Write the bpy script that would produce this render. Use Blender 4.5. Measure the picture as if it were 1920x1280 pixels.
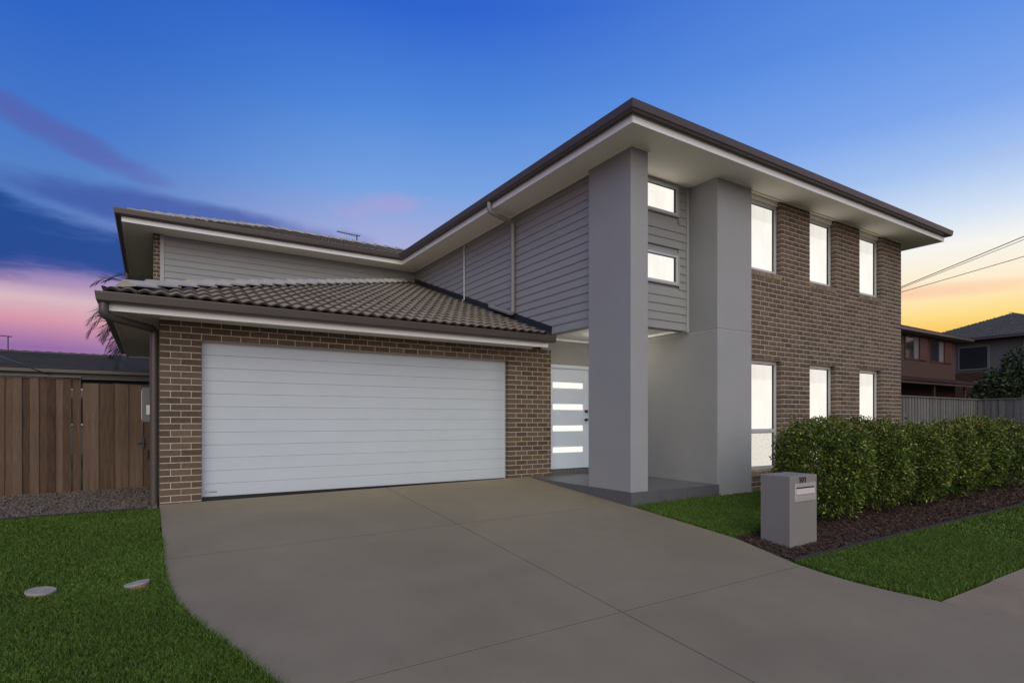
import bpy, bmesh, math, random
import numpy as np
from mathutils import Vector, Matrix
for o in list(bpy.data.objects): bpy.data.objects.remove(o)
S = bpy.context.scene
COL = S.collection
rnd = random.Random(7)
rng = np.random.default_rng(7)
R = math.radians

# ------------------------------------------------------------------ camera
CAMZ = 1.08
cam = bpy.data.cameras.new('camera'); cam.sensor_width = 36; cam.lens = 36*1066/1920
cam.shift_y = (787-640)/1920; cam.clip_end = 2000; cam.clip_start = .05
camo = bpy.data.objects.new('camera', cam); COL.objects.link(camo)
camo.location = (0, 0, CAMZ); camo.rotation_euler = (R(90), 0, -math.atan2(.5358, .8443))
S.camera = camo

# ------------------------------------------------------------------ view
S.view_settings.view_transform = 'Standard'; S.view_settings.look = 'None'
S.view_settings.gamma = 1; S.view_settings.use_curve_mapping = False
S.view_settings.exposure = 0.0

# ------------------------------------------------------------------ world: dusk sky
def lin(c):
    return tuple((v/255/12.92 if v/255 <= .04045 else ((v/255+.055)/1.055)**2.4) for v in c)
W = bpy.data.worlds.new('World'); S.world = W; W.use_nodes = True
wt = W.node_tree; wt.nodes.clear()
def wn(t, **k):
    n = wt.nodes.new(t)
    for a, b in k.items(): setattr(n, a, b)
    return n
def wl(a, b): wt.links.new(a, b)
def wm(op, a, b=None, c=None, clamp=False):
    n = wn('ShaderNodeMath', operation=op, use_clamp=clamp)
    for i, v in enumerate((a, b, c)):
        if v is None: continue
        if isinstance(v, (int, float)): n.inputs[i].default_value = v
        else: wl(v, n.inputs[i])
    return n.outputs[0]
def wramp(fac, stops):
    n = wn('ShaderNodeValToRGB'); cr = n.color_ramp
    while len(cr.elements) < len(stops): cr.elements.new(.5)
    for e, (p, c) in zip(cr.elements, stops):
        e.position = p; e.color = (*lin(c), 1)
    wl(fac, n.inputs[0]); return n.outputs[0]
def wmix(f, a, b):
    n = wn('ShaderNodeMix', data_type='RGBA')
    wl(f, n.inputs[0])
    for i, v in ((6, a), (7, b)):
        if isinstance(v, tuple): n.inputs[i].default_value = (*lin(v), 1)
        else: wl(v, n.inputs[i])
    return n.outputs[2]
def wsmooth(x, lo, hi):
    n = wn('ShaderNodeMapRange', interpolation_type='SMOOTHSTEP')
    wl(x, n.inputs[0]); n.inputs[1].default_value = lo; n.inputs[2].default_value = hi
    return n.outputs[0]
tc = wn('ShaderNodeTexCoord'); nrm = wn('ShaderNodeVectorMath', operation='NORMALIZE')
wl(tc.outputs['Generated'], nrm.inputs[0])
sx = wn('ShaderNodeSeparateXYZ'); wl(nrm.outputs[0], sx.inputs[0])
NX, NY, NZ = sx.outputs
el = wm('MAXIMUM', NZ, 0.0)
az = wm('ARCTAN2', NX, NY)                      # 0 along +Y, positive towards +X
SUNSET = 1.25                                   # azimuth of the after-glow
da = wm('ABSOLUTE', wm('SUBTRACT', az, SUNSET))
da = wm('MINIMUM', da, wm('SUBTRACT', 2*math.pi, da))
rR = wramp(el, [(0,(244,168,72)),(.122,(250,200,98)),(.145,(254,222,138)),(.19,(254,238,206)),(.235,(248,246,240)),(.275,(212,226,244)),(.335,(163,194,240)),(.40,(125,166,236)),(.5,(92,142,226)),(.75,(50,100,200)),(1,(34,80,180))])
rC = wramp(el, [(0,(228,180,150)),(.15,(222,190,192)),(.24,(184,180,216)),(.31,(158,170,219)),(.37,(120,162,224)),(.47,(82,137,218)),(.58,(48,101,206)),(.8,(34,78,178)),(1,(22,58,150))])
rL = wramp(el, [(0,(150,88,138)),(.080,(186,104,156)),(.098,(146,108,166)),(.112,(176,124,168)),(.135,(214,152,172)),(.163,(216,186,194)),(.185,(170,142,184)),(.212,(96,104,176)),(.25,(86,116,186)),(.31,(86,130,198)),(.39,(68,118,202)),(.49,(48,102,198)),(.75,(28,72,172)),(1,(22,58,150))])
sky = wmix(wsmooth(da, .02, .85), rR, rC)
sky = wmix(wsmooth(da, .88, 1.40), sky, rL)
# clouds, as streaks in azimuth / elevation
def cloud_noise(sa, se, seed, detail=4.0):
    cx = wn('ShaderNodeCombineXYZ'); wl(wm('MULTIPLY', az, sa), cx.inputs[0]); wl(wm('MULTIPLY', el, se), cx.inputs[1]); cx.inputs[2].default_value = seed
    n = wn('ShaderNodeTexNoise'); n.inputs['Scale'].default_value = 1; n.inputs['Detail'].default_value = detail; n.inputs['Roughness'].default_value = .55
    wl(cx.outputs[0], n.inputs['Vector']); return n.outputs[0]
def blob(a0, e0, ra, re, tilt):
    """soft streak centred on azimuth a0, elevation sine e0"""
    x = wm('SUBTRACT', az, a0); y = wm('SUBTRACT', wm('SUBTRACT', el, e0), wm('MULTIPLY', x, tilt))
    q = wm('ADD', wm('POWER', wm('ABSOLUTE', wm('DIVIDE', x, ra)), 2.0), wm('POWER', wm('ABSOLUTE', wm('DIVIDE', y, re)), 2.0))
    return wm('SUBTRACT', 1.0, q)
n1 = cloud_noise(4.2, 19, 2.3, 9.0); n2 = cloud_noise(2.2, 22, 8.1); n3 = cloud_noise(6, 17, 4.4, 9.0)
def cloudmask(b, n, amp, lo, hi): return wsmooth(wm('ADD', b, wm('MULTIPLY', wm('SUBTRACT', n, .5), amp)), lo, hi)
deep = cloudmask(blob(-.24, .236, .30, .044, -.02), n1, 3.4, -.35, .5)
deep2 = cloudmask(blob(.05, .298, .26, .026, -.03), n3, 2.2, -.2, .9)
wisp = cloudmask(blob(-.10, .362, .18, .019, -.25), n3, 3.6, -.1, 1.5)
pinkC = cloudmask(blob(.32, .343, .12, .020, .10), n3, 4.5, .2, 2.2)
pinkR = cloudmask(blob(1.22, .178, .13, .013, -.02), n2, 3.4, .0, 1.5)
pinkR2 = cloudmask(blob(1.32, .335, .20, .014, .04), n2, 2.6, .0, 1.6)
gen = wm('MULTIPLY', cloudmask(wm('MULTIPLY', wm('ABSOLUTE', wm('SUBTRACT', el, .16)), -6.0), n2, 3.4, .2, 1.2), wsmooth(da, .2, 1.0))
sky = wmix(wm('MULTIPLY', gen, .25), sky, (214,138,172))
sky = wmix(wm('MULTIPLY', wisp, .5), sky, (92,84,158))
sky = wmix(wm('MULTIPLY', pinkC, .45), sky, (186,158,206))
sky = wmix(wm('MULTIPLY', deep2, .72), sky, (58,80,160))
sky = wmix(wm('MULTIPLY', deep, .88), sky, (26,70,142))
sky = wmix(wm('MULTIPLY', pinkR, .6), sky, (250,190,160))
sky = wmix(wm('MULTIPLY', pinkR2, .3), sky, (200,186,222))
bg = wn('ShaderNodeBackground'); wl(sky, bg.inputs[0]); bg.inputs[1].default_value = 1.0
wo = wn('ShaderNodeOutputWorld'); wl(bg.outputs[0], wo.inputs[0])

# ------------------------------------------------------------------ soft light of the open sky in front of the house
sun = bpy.data.lights.new('sun', 'SUN'); sun.energy = 2.45; sun.angle = R(75); sun.color = (1, .945, .74)
suno = bpy.data.objects.new('sun', sun); COL.objects.link(suno)
SD = Vector((-.42, -1.0, .76)).normalized()      # towards the light
suno.rotation_euler = SD.to_track_quat('Z', 'Y').to_euler(); suno.location = SD*60

# ------------------------------------------------------------------ materials
def mat(name, col, rough=.8, var=.12, scale=6, bump=0., bscale=40, isl=0., metal=0., spec=.5, dirt=0., emit=None, estr=0., detail=5, stretch=None, col2=None):
    m = bpy.data.materials.new(name); m.use_nodes = True; t = m.node_tree; n = t.nodes
    b = n['Principled BSDF']; b.inputs['Roughness'].default_value = rough; b.inputs['Metallic'].default_value = metal
    b.inputs['Specular IOR Level'].default_value = spec
    L = t.links.new
    co = n.new('ShaderNodeTexCoord'); mp = n.new('ShaderNodeMapping'); L(co.outputs['Object'], mp.inputs[0])
    oi = n.new('ShaderNodeObjectInfo'); L(oi.outputs['Location'], mp.inputs['Location'])
    if stretch: mp.inputs['Scale'].default_value = stretch
    nz = n.new('ShaderNodeTexNoise'); nz.inputs['Scale'].default_value = scale; nz.inputs['Detail'].default_value = detail; nz.inputs['Roughness'].default_value = .6
    L(mp.outputs[0], nz.inputs['Vector'])
    fac = nz.outputs[0]
    def M(op, a, bb, clamp=False):
        k = n.new('ShaderNodeMath'); k.operation = op; k.use_clamp = clamp
        for i, v in enumerate((a, bb)):
            if isinstance(v, (int, float)): k.inputs[i].default_value = v
            else: L(v, k.inputs[i])
        return k.outputs[0]
    val = M('MULTIPLY', M('SUBTRACT', fac, .5), 2*var*1.6)
    if isl:
        g = n.new('ShaderNodeNewGeometry')
        r = M('FRACT', M('ADD', M('ADD', g.outputs['Random Per Island'], oi.outputs['Random']), 0.), 0.)
        val = M('ADD', val, M('MULTIPLY', M('SUBTRACT', r, .5), 2*isl))
        if col2 is not None: rfac = r
    val = M('ADD', val, 1.0)
    src = None
    if col2 is not None:
        mx = n.new('ShaderNodeMix'); mx.data_type = 'RGBA'
        L(rfac if isl else fac, mx.inputs[0]); mx.inputs[6].default_value = (*col, 1); mx.inputs[7].default_value = (*col2, 1); src = mx.outputs[2]
    vm = n.new('ShaderNodeVectorMath'); vm.operation = 'SCALE'
    if src: L(src, vm.inputs[0])
    else: vm.inputs[0].default_value = col
    L(val, vm.inputs['Scale'])
    out = vm.outputs[0]
    if dirt:
        n2 = n.new('ShaderNodeTexNoise'); n2.inputs['Scale'].default_value = scale*.23; n2.inputs['Detail'].default_value = 8; L(mp.outputs[0], n2.inputs['Vector'])
        mr = n.new('ShaderNodeMapRange'); mr.inputs[1].default_value = .42; mr.inputs[2].default_value = .72; L(n2.outputs[0], mr.inputs[0])
        mx = n.new('ShaderNodeMix'); mx.data_type = 'RGBA'; L(M('MULTIPLY', mr.outputs[0], dirt), mx.inputs[0]); L(out, mx.inputs[6])
        mx.inputs[7].default_value = (col[0]*.6, col[1]*.58, col[2]*.56, 1); out = mx.outputs[2]
    L(out, b.inputs['Base Color'])
    if bump:
        bn = n.new('ShaderNodeTexNoise'); bn.inputs['Scale'].default_value = bscale; bn.inputs['Detail'].default_value = 6; L(mp.outputs[0], bn.inputs['Vector'])
        bp = n.new('ShaderNodeBump'); bp.inputs['Strength'].default_value = bump; bp.inputs['Distance'].default_value = .01
        L(bn.outputs[0], bp.inputs['Height']); L(bp.outputs[0], b.inputs['Normal'])
    if emit:
        b.inputs['Emission Color'].default_value = (*emit, 1); b.inputs['Emission Strength'].default_value = estr
    return m
M_ = {}
M_['brick'] = mat('brick', (.112,.081,.057), .9, .22, 26, .5, 120, isl=.26)
M_['sillbrick'] = mat('sill brick', (.215,.165,.118), .9, .2, 26, .5, 120, isl=.25)
M_['mortar'] = mat('mortar', (.56,.47,.35), .95, .18, 14, .4, 150)
M_['render'] = mat('rendered wall', (.300,.306,.302), .85, .055, 1.6, .22, 320, dirt=.07, detail=9)
M_['board'] = mat('painted weatherboard', (.285,.288,.280), .6, .03, 3, .05, 60, isl=.02)
M_['trimgrey'] = mat('grey trim', (.36,.355,.35), .5, .03)
M_['soffit'] = mat('soffit paint', (.94,.87,.74), .7, .02, 1.5)
M_['fascia'] = mat('white fascia', (.88,.88,.86), .45, .03, 2)
M_['gutter'] = mat('brown metal gutter', (.085,.070,.060), .38, .08, 3, metal=.2)
M_['pipebrown'] = mat('brown downpipe', (.085,.070,.060), .35, .06, 3)
M_['pipegrey'] = mat('grey downpipe', (.25,.238,.225), .45, .03, 3)
M_['conduit'] = mat('pale conduit', (.62,.63,.64), .4, .03)
M_['tile'] = mat('concrete roof tile', (.188,.160,.132), .75, .14, 14, .35, 90, isl=.09)
M_['cap'] = mat('ridge cap', (.40,.38,.325), .7, .10, 9, .3, 80, isl=.06)  # paler than the tiles: sky light on the caps is in the colour
M_['flash'] = mat('dark flashing', (.018,.019,.024), .5, .05)
M_['gdoor'] = mat('garage door paint', (.51,.565,.605), .42, .03, 2.5, .03, 200, dirt=.06)
M_['door'] = mat('front door paint', (.64,.73,.82), .4, .02)
M_['frame'] = mat('aluminium frame', (.60,.61,.62), .35, .03, metal=.25)
M_['black'] = mat('black rubber', (.010,.010,.011), .5, .0)
M_['porch'] = mat('dark porch tile', (.105,.108,.115), .45, .10, 8, .1, 70)
M_['concrete'] = mat('driveway concrete', (.220,.186,.122), .85, .08, 2.6, .30, 190, dirt=.40, detail=7)
M_['path'] = mat('footpath concrete', (.24,.190,.128), .9, .16, 3.5, .3, 120, dirt=.35)
M_['joint'] = mat('joint filler', (.012,.011,.010), .95, .1)
M_['soil'] = mat('soil', (.060,.046,.034), .95, .25, 8, .5, 40)
M_['turf'] = mat('turf', (.032,.052,.008), .95, .3, 5, .6, 90)
M_['grass'] = mat('grass blade', (.052,.118,.010), .6, .24, 1.2, isl=.40, col2=(.090,.140,.017), spec=.3)
M_['gravel'] = mat('gravel', (.115,.092,.074), .9, .25, 30, isl=.55)
M_['mulch'] = mat('bark mulch', (.062,.034,.023), .95, .3, 30, isl=.5)
M_['edging'] = mat('garden edging', (.030,.026,.021), .95, .15)
M_['letterbox'] = mat('letterbox render', (.205,.196,.178), .8, .04, 4, .15, 240)
M_['plate'] = mat('brushed steel plate', (.62,.60,.57), .35, .04, 40, metal=.55)
M_['paling'] = mat('timber paling', (.125,.070,.040), .85, .42, 7, .4, 30, isl=.62, stretch=(6,6,.6), dirt=.5, col2=(.095,.064,.044))
M_['palgrey'] = mat('weathered paling', (.125,.120,.112), .9, .25, 7, .4, 30, isl=.22, stretch=(6,6,.6))
M_['leaf'] = None
M_['bark'] = mat('bark', (.085,.065,.05), .95, .3, 12, .6, 40)
M_['lid'] = mat('pit lid', (.29,.275,.235), .8, .08, 20)
M_['terra'] = mat('terracotta riser', (.36,.20,.12), .9, .2, 20)
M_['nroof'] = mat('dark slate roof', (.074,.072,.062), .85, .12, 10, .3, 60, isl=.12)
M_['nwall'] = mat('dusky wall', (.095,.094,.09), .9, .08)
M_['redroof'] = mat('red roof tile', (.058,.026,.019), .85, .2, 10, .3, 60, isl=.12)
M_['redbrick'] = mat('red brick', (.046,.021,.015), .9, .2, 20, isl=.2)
M_['redmortar'] = mat('red brick mortar', (.12,.085,.065), .95, .1)
M_['shutter'] = mat('brown shutter', (.075,.028,.02), .6, .1)
M_['glassdark'] = mat('dark window glass', (.02,.024,.028), .08, .0)
M_['curtain'] = mat('curtain', (.13,.13,.13), .9, .1)
M_['cable'] = mat('power cable', (.03,.03,.03), .6, .0)
M_['steel'] = mat('dark steel', (.06,.06,.07), .45, .1, metal=.6)
M_['whitebox'] = mat('meter box enamel', (.15,.155,.16), .5, .03)
M_['asphalt'] = mat('concrete road', (.40,.38,.34), .9, .2, 30, .4, 90)  # pale tone chosen so the unseen street bounces light up to the eaves
def glow(name, c, s, var, scale, stretch=None, blind=False):
    m = mat(name, (.5,.5,.48), .25, 0, 1); t = m.node_tree; n = t.nodes; b = n['Principled BSDF']
    co = n.new('ShaderNodeTexCoord'); mp = n.new('ShaderNodeMapping'); t.links.new(co.outputs['Object'], mp.inputs[0])
    if stretch: mp.inputs['Scale'].default_value = stretch
    nz = n.new('ShaderNodeTexNoise'); nz.inputs['Scale'].default_value = scale; nz.inputs['Detail'].default_value = 3; t.links.new(mp.outputs[0], nz.inputs[0])
    mr = n.new('ShaderNodeMapRange'); mr.inputs[1].default_value = .3; mr.inputs[2].default_value = .7; mr.inputs[3].default_value = s*(1-var); mr.inputs[4].default_value = s*(1+var)
    t.links.new(nz.outputs[0], mr.inputs[0])
    sp = n.new('ShaderNodeSeparateXYZ'); t.links.new(co.outputs['Object'], sp.inputs[0])      # roller blind drawn part way down
    bl = n.new('ShaderNodeMapRange'); bl.inputs[1].default_value = .28; bl.inputs[2].default_value = .33; bl.inputs[3].default_value = 1.0; bl.inputs[4].default_value = .88 if blind else 1.0
    t.links.new(sp.outputs[2], bl.inputs[0])
    mu = n.new('ShaderNodeMath'); mu.operation = 'MULTIPLY'; t.links.new(mr.outputs[0], mu.inputs[0]); t.links.new(bl.outputs[0], mu.inputs[1]); t.links.new(mu.outputs[0], b.inputs['Emission Strength'])
    b.inputs['Emission Color'].default_value = (*c, 1); b.inputs['Base Color'].default_value = (.04,.04,.04,1)
    for l in list(t.links):
        if l.to_socket == b.inputs['Base Color']: t.links.remove(l)
    return m
M_['lit'] = glow('lit blind behind glass', (1,.955,.87), .96, .09, 1.6, (2.5,2.5,.5), True)
M_['litfrost'] = glow('lit frosted glass', (1,.93,.82), .76, .13, 26)  # fine emission noise paints the sparkle of reflections into the pane
M_['litdoor'] = glow('lit door glass', (1,.98,.92), 1.0, .03, 2)
M_['lamp'] = glow('porch lamp diffuser', (1,.90,.74), 20.0, .0, 2)
def leafmat(name, rough=.45):
    m = bpy.data.materials.new(name); m.use_nodes = True; t = m.node_tree; b = t.nodes['Principled BSDF']
    a = t.nodes.new('ShaderNodeVertexColor'); a.layer_name = 'Col'; t.links.new(a.outputs[0], b.inputs['Base Color'])
    b.inputs['Roughness'].default_value = .6; b.inputs['Specular IOR Level'].default_value = .28
    b.inputs['Subsurface Weight'].default_value = 0
    return m
M_['leaf'] = leafmat('leaf')

# ------------------------------------------------------------------ object helpers
ORIG = {}
def tag(o, label=None, cat=None, group=None, kind=None):
    if label: o['label'] = label
    if cat: o['category'] = cat
    if group: o['group'] = group
    if kind: o['kind'] = kind
    return o
def empty(name, loc, label=None, cat=None, group=None):
    o = bpy.data.objects.new(name, None); o.empty_display_size = .2; COL.objects.link(o); o.location = loc; ORIG[o.name] = Vector(loc)
    return tag(o, label, cat, group)
def place(name, me, wloc, parent=None, rotz=0.):
    o = bpy.data.objects.new(name, me); COL.objects.link(o)
    wloc = Vector(wloc); ORIG[o.name] = wloc
    if parent is not None: o.parent = parent; o.location = wloc - ORIG[parent.name]
    else: o.location = wloc
    if rotz: o.rotation_euler.z = rotz
    return o
class MB:
    def __init__(s): s.v = []; s.f = []; s.sm = []
    def add(s, vs, fs, smooth=False):
        k = len(s.v); s.v += [tuple(p) for p in vs]; s.f += [tuple(i+k for i in f) for f in fs]; s.sm += [smooth]*len(fs); return s
    def box(s, x0, x1, y0, y1, z0, z1):
        return s.add([(x0,y0,z0),(x1,y0,z0),(x1,y1,z0),(x0,y1,z0),(x0,y0,z1),(x1,y0,z1),(x1,y1,z1),(x0,y1,z1)],
                     [(0,3,2,1),(4,5,6,7),(0,1,5,4),(1,2,6,5),(2,3,7,6),(3,0,4,7)])
    def prism(s, poly, z0, z1):
        """plan polygon; z0/z1 numbers or functions of (x, y)"""
        g = lambda z, x, y: z(x, y) if callable(z) else z
        n = len(poly); vs = [(x, y, g(z0, x, y)) for x, y in poly] + [(x, y, g(z1, x, y)) for x, y in poly]
        return s.add(vs, [tuple(range(n-1, -1, -1)), tuple(range(n, 2*n))] + [(i, (i+1) % n, n+(i+1) % n, n+i) for i in range(n)])
    def tube(s, pts, r, seg=10, cap=True):
        pts = [Vector(p) for p in pts]; n = len(pts); rings = []
        rr = r if isinstance(r, (list, tuple)) else [r]*n
        up = None; vs = []
        for i in range(n):
            t = (pts[min(i+1, n-1)] - pts[max(i-1, 0)]).normalized()
            if up is None: up = Vector((0,0,1)) if abs(t.z) < .9 else Vector((1,0,0))
            a = t.cross(up).normalized(); b = a.cross(t).normalized(); up = b
            for k in range(seg):
                w = 2*math.pi*k/seg; vs.append(pts[i] + a*math.cos(w)*rr[i] + b*math.sin(w)*rr[i])
        fs = [(i*seg+k, i*seg+(k+1) % seg, (i+1)*seg+(k+1) % seg, (i+1)*seg+k) for i in range(n-1) for k in range(seg)]
        s.add(vs, fs, True)
        if cap: s.add([vs[k] for k in range(seg)], [tuple(range(seg-1,-1,-1))]); s.add([vs[(n-1)*seg+k] for k in range(seg)], [tuple(range(seg))])
        return s
    def sweep(s, path, prof, ends=True):
        """sweep profile [(outward offset, z)] along a plan polyline; outward is to the right"""
        P = [Vector(p) for p in path]; n = len(P); m = len(prof); vs = []
        for i in range(n):
            ds = []
            if i > 0: ds.append((P[i]-P[i-1]).normalized())
            if i < n-1: ds.append((P[i+1]-P[i]).normalized())
            ns = [Vector((q.y, -q.x)) for q in ds]
            nn = sum(ns, Vector((0,0))).normalized(); k = 1/max(.2, nn.dot(ns[0]))
            for o, z in prof: vs.append((P[i].x+nn.x*o*k, P[i].y+nn.y*o*k, z))
        s.add(vs, [(i*m+j, (i+1)*m+j, (i+1)*m+(j+1) % m, i*m+(j+1) % m) for i in range(n-1) for j in range(m)])
        if ends: s.add(vs[:m], [tuple(range(m))]); s.add(vs[-m:], [tuple(range(m-1,-1,-1))])
        return s
    def mesh(s, name, mt, c=None, recalc=True):
        V = np.array(s.v, float)
        if c is None: c = (V.min(0)+V.max(0))/2
        me = bpy.data.meshes.new(name); me.from_pydata((V-np.array(c)).tolist(), [], s.f); me.materials.append(M_[mt])
        me.polygons.foreach_set('use_smooth', s.sm)
        if recalc:
            bm = bmesh.new(); bm.from_mesh(me); bmesh.ops.recalc_face_normals(bm, faces=bm.faces); bm.to_mesh(me); bm.free()
        return me, Vector(c)
    def build(s, name, mt, parent=None, bevel=0., recalc=True):
        me, c = s.mesh(name, mt, recalc=recalc)
        if bevel:
            bm = bmesh.new(); bm.from_mesh(me); bmesh.ops.bevel(bm, geom=bm.edges[:], offset=bevel, segments=1, affect='EDGES', clamp_overlap=True); bm.to_mesh(me); bm.free()
        return place(name, me, c, parent)
def box(name, mt, parent, x0, x1, y0, y1, z0, z1, bevel=0.): return MB().box(x0,x1,y0,y1,z0,z1).build(name, mt, parent, bevel)
def npmesh(name, V, F, mt, cols=None, c=None):
    """fast mesh: V (n,3), F (m,3 or 4), optional per-vertex colours"""
    V = np.asarray(V, np.float32); F = np.asarray(F, np.int32)
    if c is None: c = np.array([(V[:,0].min()+V[:,0].max())/2, (V[:,1].min()+V[:,1].max())/2, V[:,2].min()])
    me = bpy.data.meshes.new(name); k = F.shape[1]
    me.vertices.add(len(V)); me.vertices.foreach_set('co', (V-c).astype(np.float32).ravel())
    me.loops.add(F.size); me.loops.foreach_set('vertex_index', F.ravel())
    me.polygons.add(len(F)); me.polygons.foreach_set('loop_start', np.arange(0, F.size, k, dtype=np.int32))
    try: me.polygons.foreach_set('loop_total', np.full(len(F), k, np.int32))
    except Exception: pass
    me.update(calc_edges=True); me.validate()
    if cols is not None:
        a = me.color_attributes.new('Col', 'FLOAT_COLOR', 'POINT')
        a.data.foreach_set('color', np.concatenate([cols, np.ones((len(cols),1))], 1).astype(np.float32).ravel())
    me.materials.append(M_[mt]); return me, Vector(c)
def zg(x, y): return -.0885*(8.4-min(max(y,-3.),8.4)) + .010*(min(max(x,-4.),16.)-3.15)
zgv = np.vectorize(zg)
# ================================================================== THE SETTING
def struct(o): o['kind'] = 'structure'; return o
gx = [-400,-4,16,400]; gy = [-400,-3,8.4,400]
g = MB(); g.add([(x, y, zg(x, y)-.05) for y in gy for x in gx], [(j*4+i, j*4+i+1, j*4+i+5, j*4+i+4) for j in range(3) for i in range(3)])
struct(g.build('ground', 'turf', recalc=False))
# street behind the camera
struct(MB().prism([(-200,-11.5),(200,-11.5),(200,-4.5),(-200,-4.5)], lambda x,y: zg(x,y)-.046, lambda x,y: zg(x,y)-.020).build('road', 'asphalt'))
struct(MB().prism([(-200,-4.5),(200,-4.5),(200,-4.32),(-200,-4.32)], lambda x,y: zg(x,y)-.2, lambda x,y: zg(x,y)+.11).build('kerb', 'path', bevel=.02))

def clip(poly, a, b, c):
    """keep the part of a polygon with a*x+b*y <= c"""
    out = []
    for i in range(len(poly)):
        p, q = poly[i], poly[(i+1) % len(poly)]; dp = a*p[0]+b*p[1]-c; dq = a*q[0]+b*q[1]-c
        if dp <= 0: out.append(p)
        if dp*dq < 0: t = dp/(dp-dq); out.append((p[0]+(q[0]-p[0])*t, p[1]+(q[1]-p[1])*t))
    return out
def cell(poly, x0, x1, y0, y1):
    for a in ((-1,0,-x0),(1,0,x1),(0,-1,-y0),(0,1,y1)):
        if poly: poly = clip(poly, *a)
    return poly
DRIVE_L = [(.09,8.69),(.10,6.9),(.10,6.2),(.11,5.73),(.135,5.38),(.17,5.05),(.225,4.80),(.29,4.58),(.375,4.31),(.46,4.06),(.54,3.80),(.62,3.54),(.72,3.2),(.82,2.7),(.90,2.0),(.95,1.0),(.95,-1.0),(.6,-3.0),(.1,-4.3)]
DRIVE_R = [(7.0,-4.3),(6.4,-3.0),(5.97,-1.0),(5.92,.4),(5.88,1.64),(5.84,2.22),(5.72,2.52),(5.64,2.82),(5.62,3.1),(5.64,3.4),(5.76,3.85),(5.88,4.29),(5.885,5.2),(5.88,6.0),(5.855,6.02),(5.855,8.69)]
DRIVE = DRIVE_L + DRIVE_R
drive = struct(MB().prism(DRIVE, lambda x,y: zg(x,y)-.20, lambda x,y: zg(x,y)+.0055).build('driveway', 'joint'))
ORIG['driveway'] = drive.location.copy()
ys = [8.70, 6.21, 3.34, .47, -2.4, -5]; jw = [.004, .010, .006, .005, .005, .005]
for i in range(5):
    for (xa, xb) in ((-3, 3.15), (3.15, 9)):
        p = cell(DRIVE, xa+.005, xb-.005, ys[i+1]+jw[i+1], ys[i]-jw[i])
        if len(p) > 2: MB().prism(p, lambda x,y: zg(x,y)-.1, lambda x,y: zg(x,y)+.010).build('concrete_slab', 'concrete', drive)
# footpath on the right of the drive, with its slabs
fp = struct(MB().prism([(5.9,.85),(40,.85),(40,2.19),(5.85,2.21)], lambda x,y: zg(x,y)-.15, lambda x,y: zg(x,y)-.004).build('footpath', 'joint'))
xs = [5.865, 6.97] + [6.97+1.5*k for k in range(1, 10)]
for a, b in zip(xs[:-1], xs[1:]):
    MB().prism([(a+.004,.86),(b-.004,.86),(b-.004,2.19),(a+.004,2.20)], lambda x,y: zg(x,y)-.1, lambda x,y: zg(x,y)+.006).build('concrete_slab', 'path', fp)
fpl = struct(MB().prism([(-40,.85),(.92,.85),(.86,2.2),(-40,2.2)], lambda x,y: zg(x,y)-.15, lambda x,y: zg(x,y)-.004).build('footpath', 'joint'))
for k in range(8):
    b = .86-1.5*k; MB().prism([(b-1.492,.86),(b-.002,.86),(b-.002,2.19),(b-1.492,2.19)], lambda x,y: zg(x,y)-.1, lambda x,y: zg(x,y)+.006).build('concrete_slab', 'path', fpl)

# ================================================================== THE HOUSE
HB = (3.0, 8.7, 0)
house = empty('house', HB, 'two-storey house with brown brick, grey cladding and a white double garage door', 'house')
WH, TH = 2.15, 2.408        # head of lower openings, garage soffit
SZ = 5.06                    # upper soffit
# ---- brickwork -----------------------------------------------------
BRICKS = []                  # (parent wall, centre, length, rotz)
PITCH, CH = .24, .086
def bricks_on(wall, ox, oy, rotz, length, z0, n, openings, phase=0.):
    c, s_ = math.cos(rotz), math.sin(rotz)
    for k in range(n):
        za = z0+k*CH; zb = za+CH
        iv = [(0, length)]
        for a, b, oz0, oz1 in openings:
            if za+.01 < oz1 and zb-.01 > oz0:
                nv = []
                for p, q in iv:
                    if b <= p or a >= q: nv.append((p, q)); continue
                    if a-p > .02: nv.append((p, a))
                    if q-b > .02: nv.append((b, q))
                iv = nv
        for p, q in iv:
            off = phase + (PITCH/2 if k % 2 else 0)
            cuts = [p]; j = math.ceil((p-off)/PITCH+1e-6)
            while off+j*PITCH < q-1e-6:
                t = off+j*PITCH
                if t-cuts[-1] > .055 and q-t > .055: cuts.append(t)
                j += 1
            cuts.append(q)
            for i, (a, b) in enumerate(zip(cuts[:-1], cuts[1:])):
                a2 = a + (0 if i == 0 else .0045); b2 = b - (0 if i == len(cuts)-2 else .0045)
                m = (a2+b2)/2; BRICKS.append((wall, (ox+c*m, oy+s_*m, za+.005+.038), b2-a2, rotz))
_bm = {}
def brick_mesh(L, var):
    key = (round(L*100), var)
    if key in _bm: return _bm[key]
    L = max(.02, round(L*100)/100.) ; r = random.Random(hash(key)); h = .038; d = .105; e = .0018
    j = lambda a: r.uniform(-a, a)
    x = L/2
    y0 = j(.0007)
    V = [(-x+e+j(.001), y0+j(.001), -h+e+j(.001)), (x-e+j(.001), y0+j(.001), -h+e+j(.001)), (x-e+j(.001), y0+j(.001), h-e+j(.001)), (-x+e+j(.001), y0+j(.001), h-e+j(.001)),
         (-x, y0+e, -h), (x, y0+e, -h), (x, y0+e, h), (-x, y0+e, h), (-x, d, -h), (x, d, -h), (x, d, h), (-x, d, h)]
    Fc = [(0,1,2,3),(0,4,5,1),(1,5,6,2),(2,6,7,3),(3,7,4,0),(4,8,9,5),(5,9,10,6),(6,10,11,7),(7,11,8,4)]
    me = bpy.data.meshes.new('brick'); me.from_pydata(V, [], Fc); me.materials.append(M_['brick'])
    _bm[key] = me; return me
X0, GX1, GY = .09, 6.40, 8.706
DX0, DX1 = .573, 5.445       # garage opening
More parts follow.
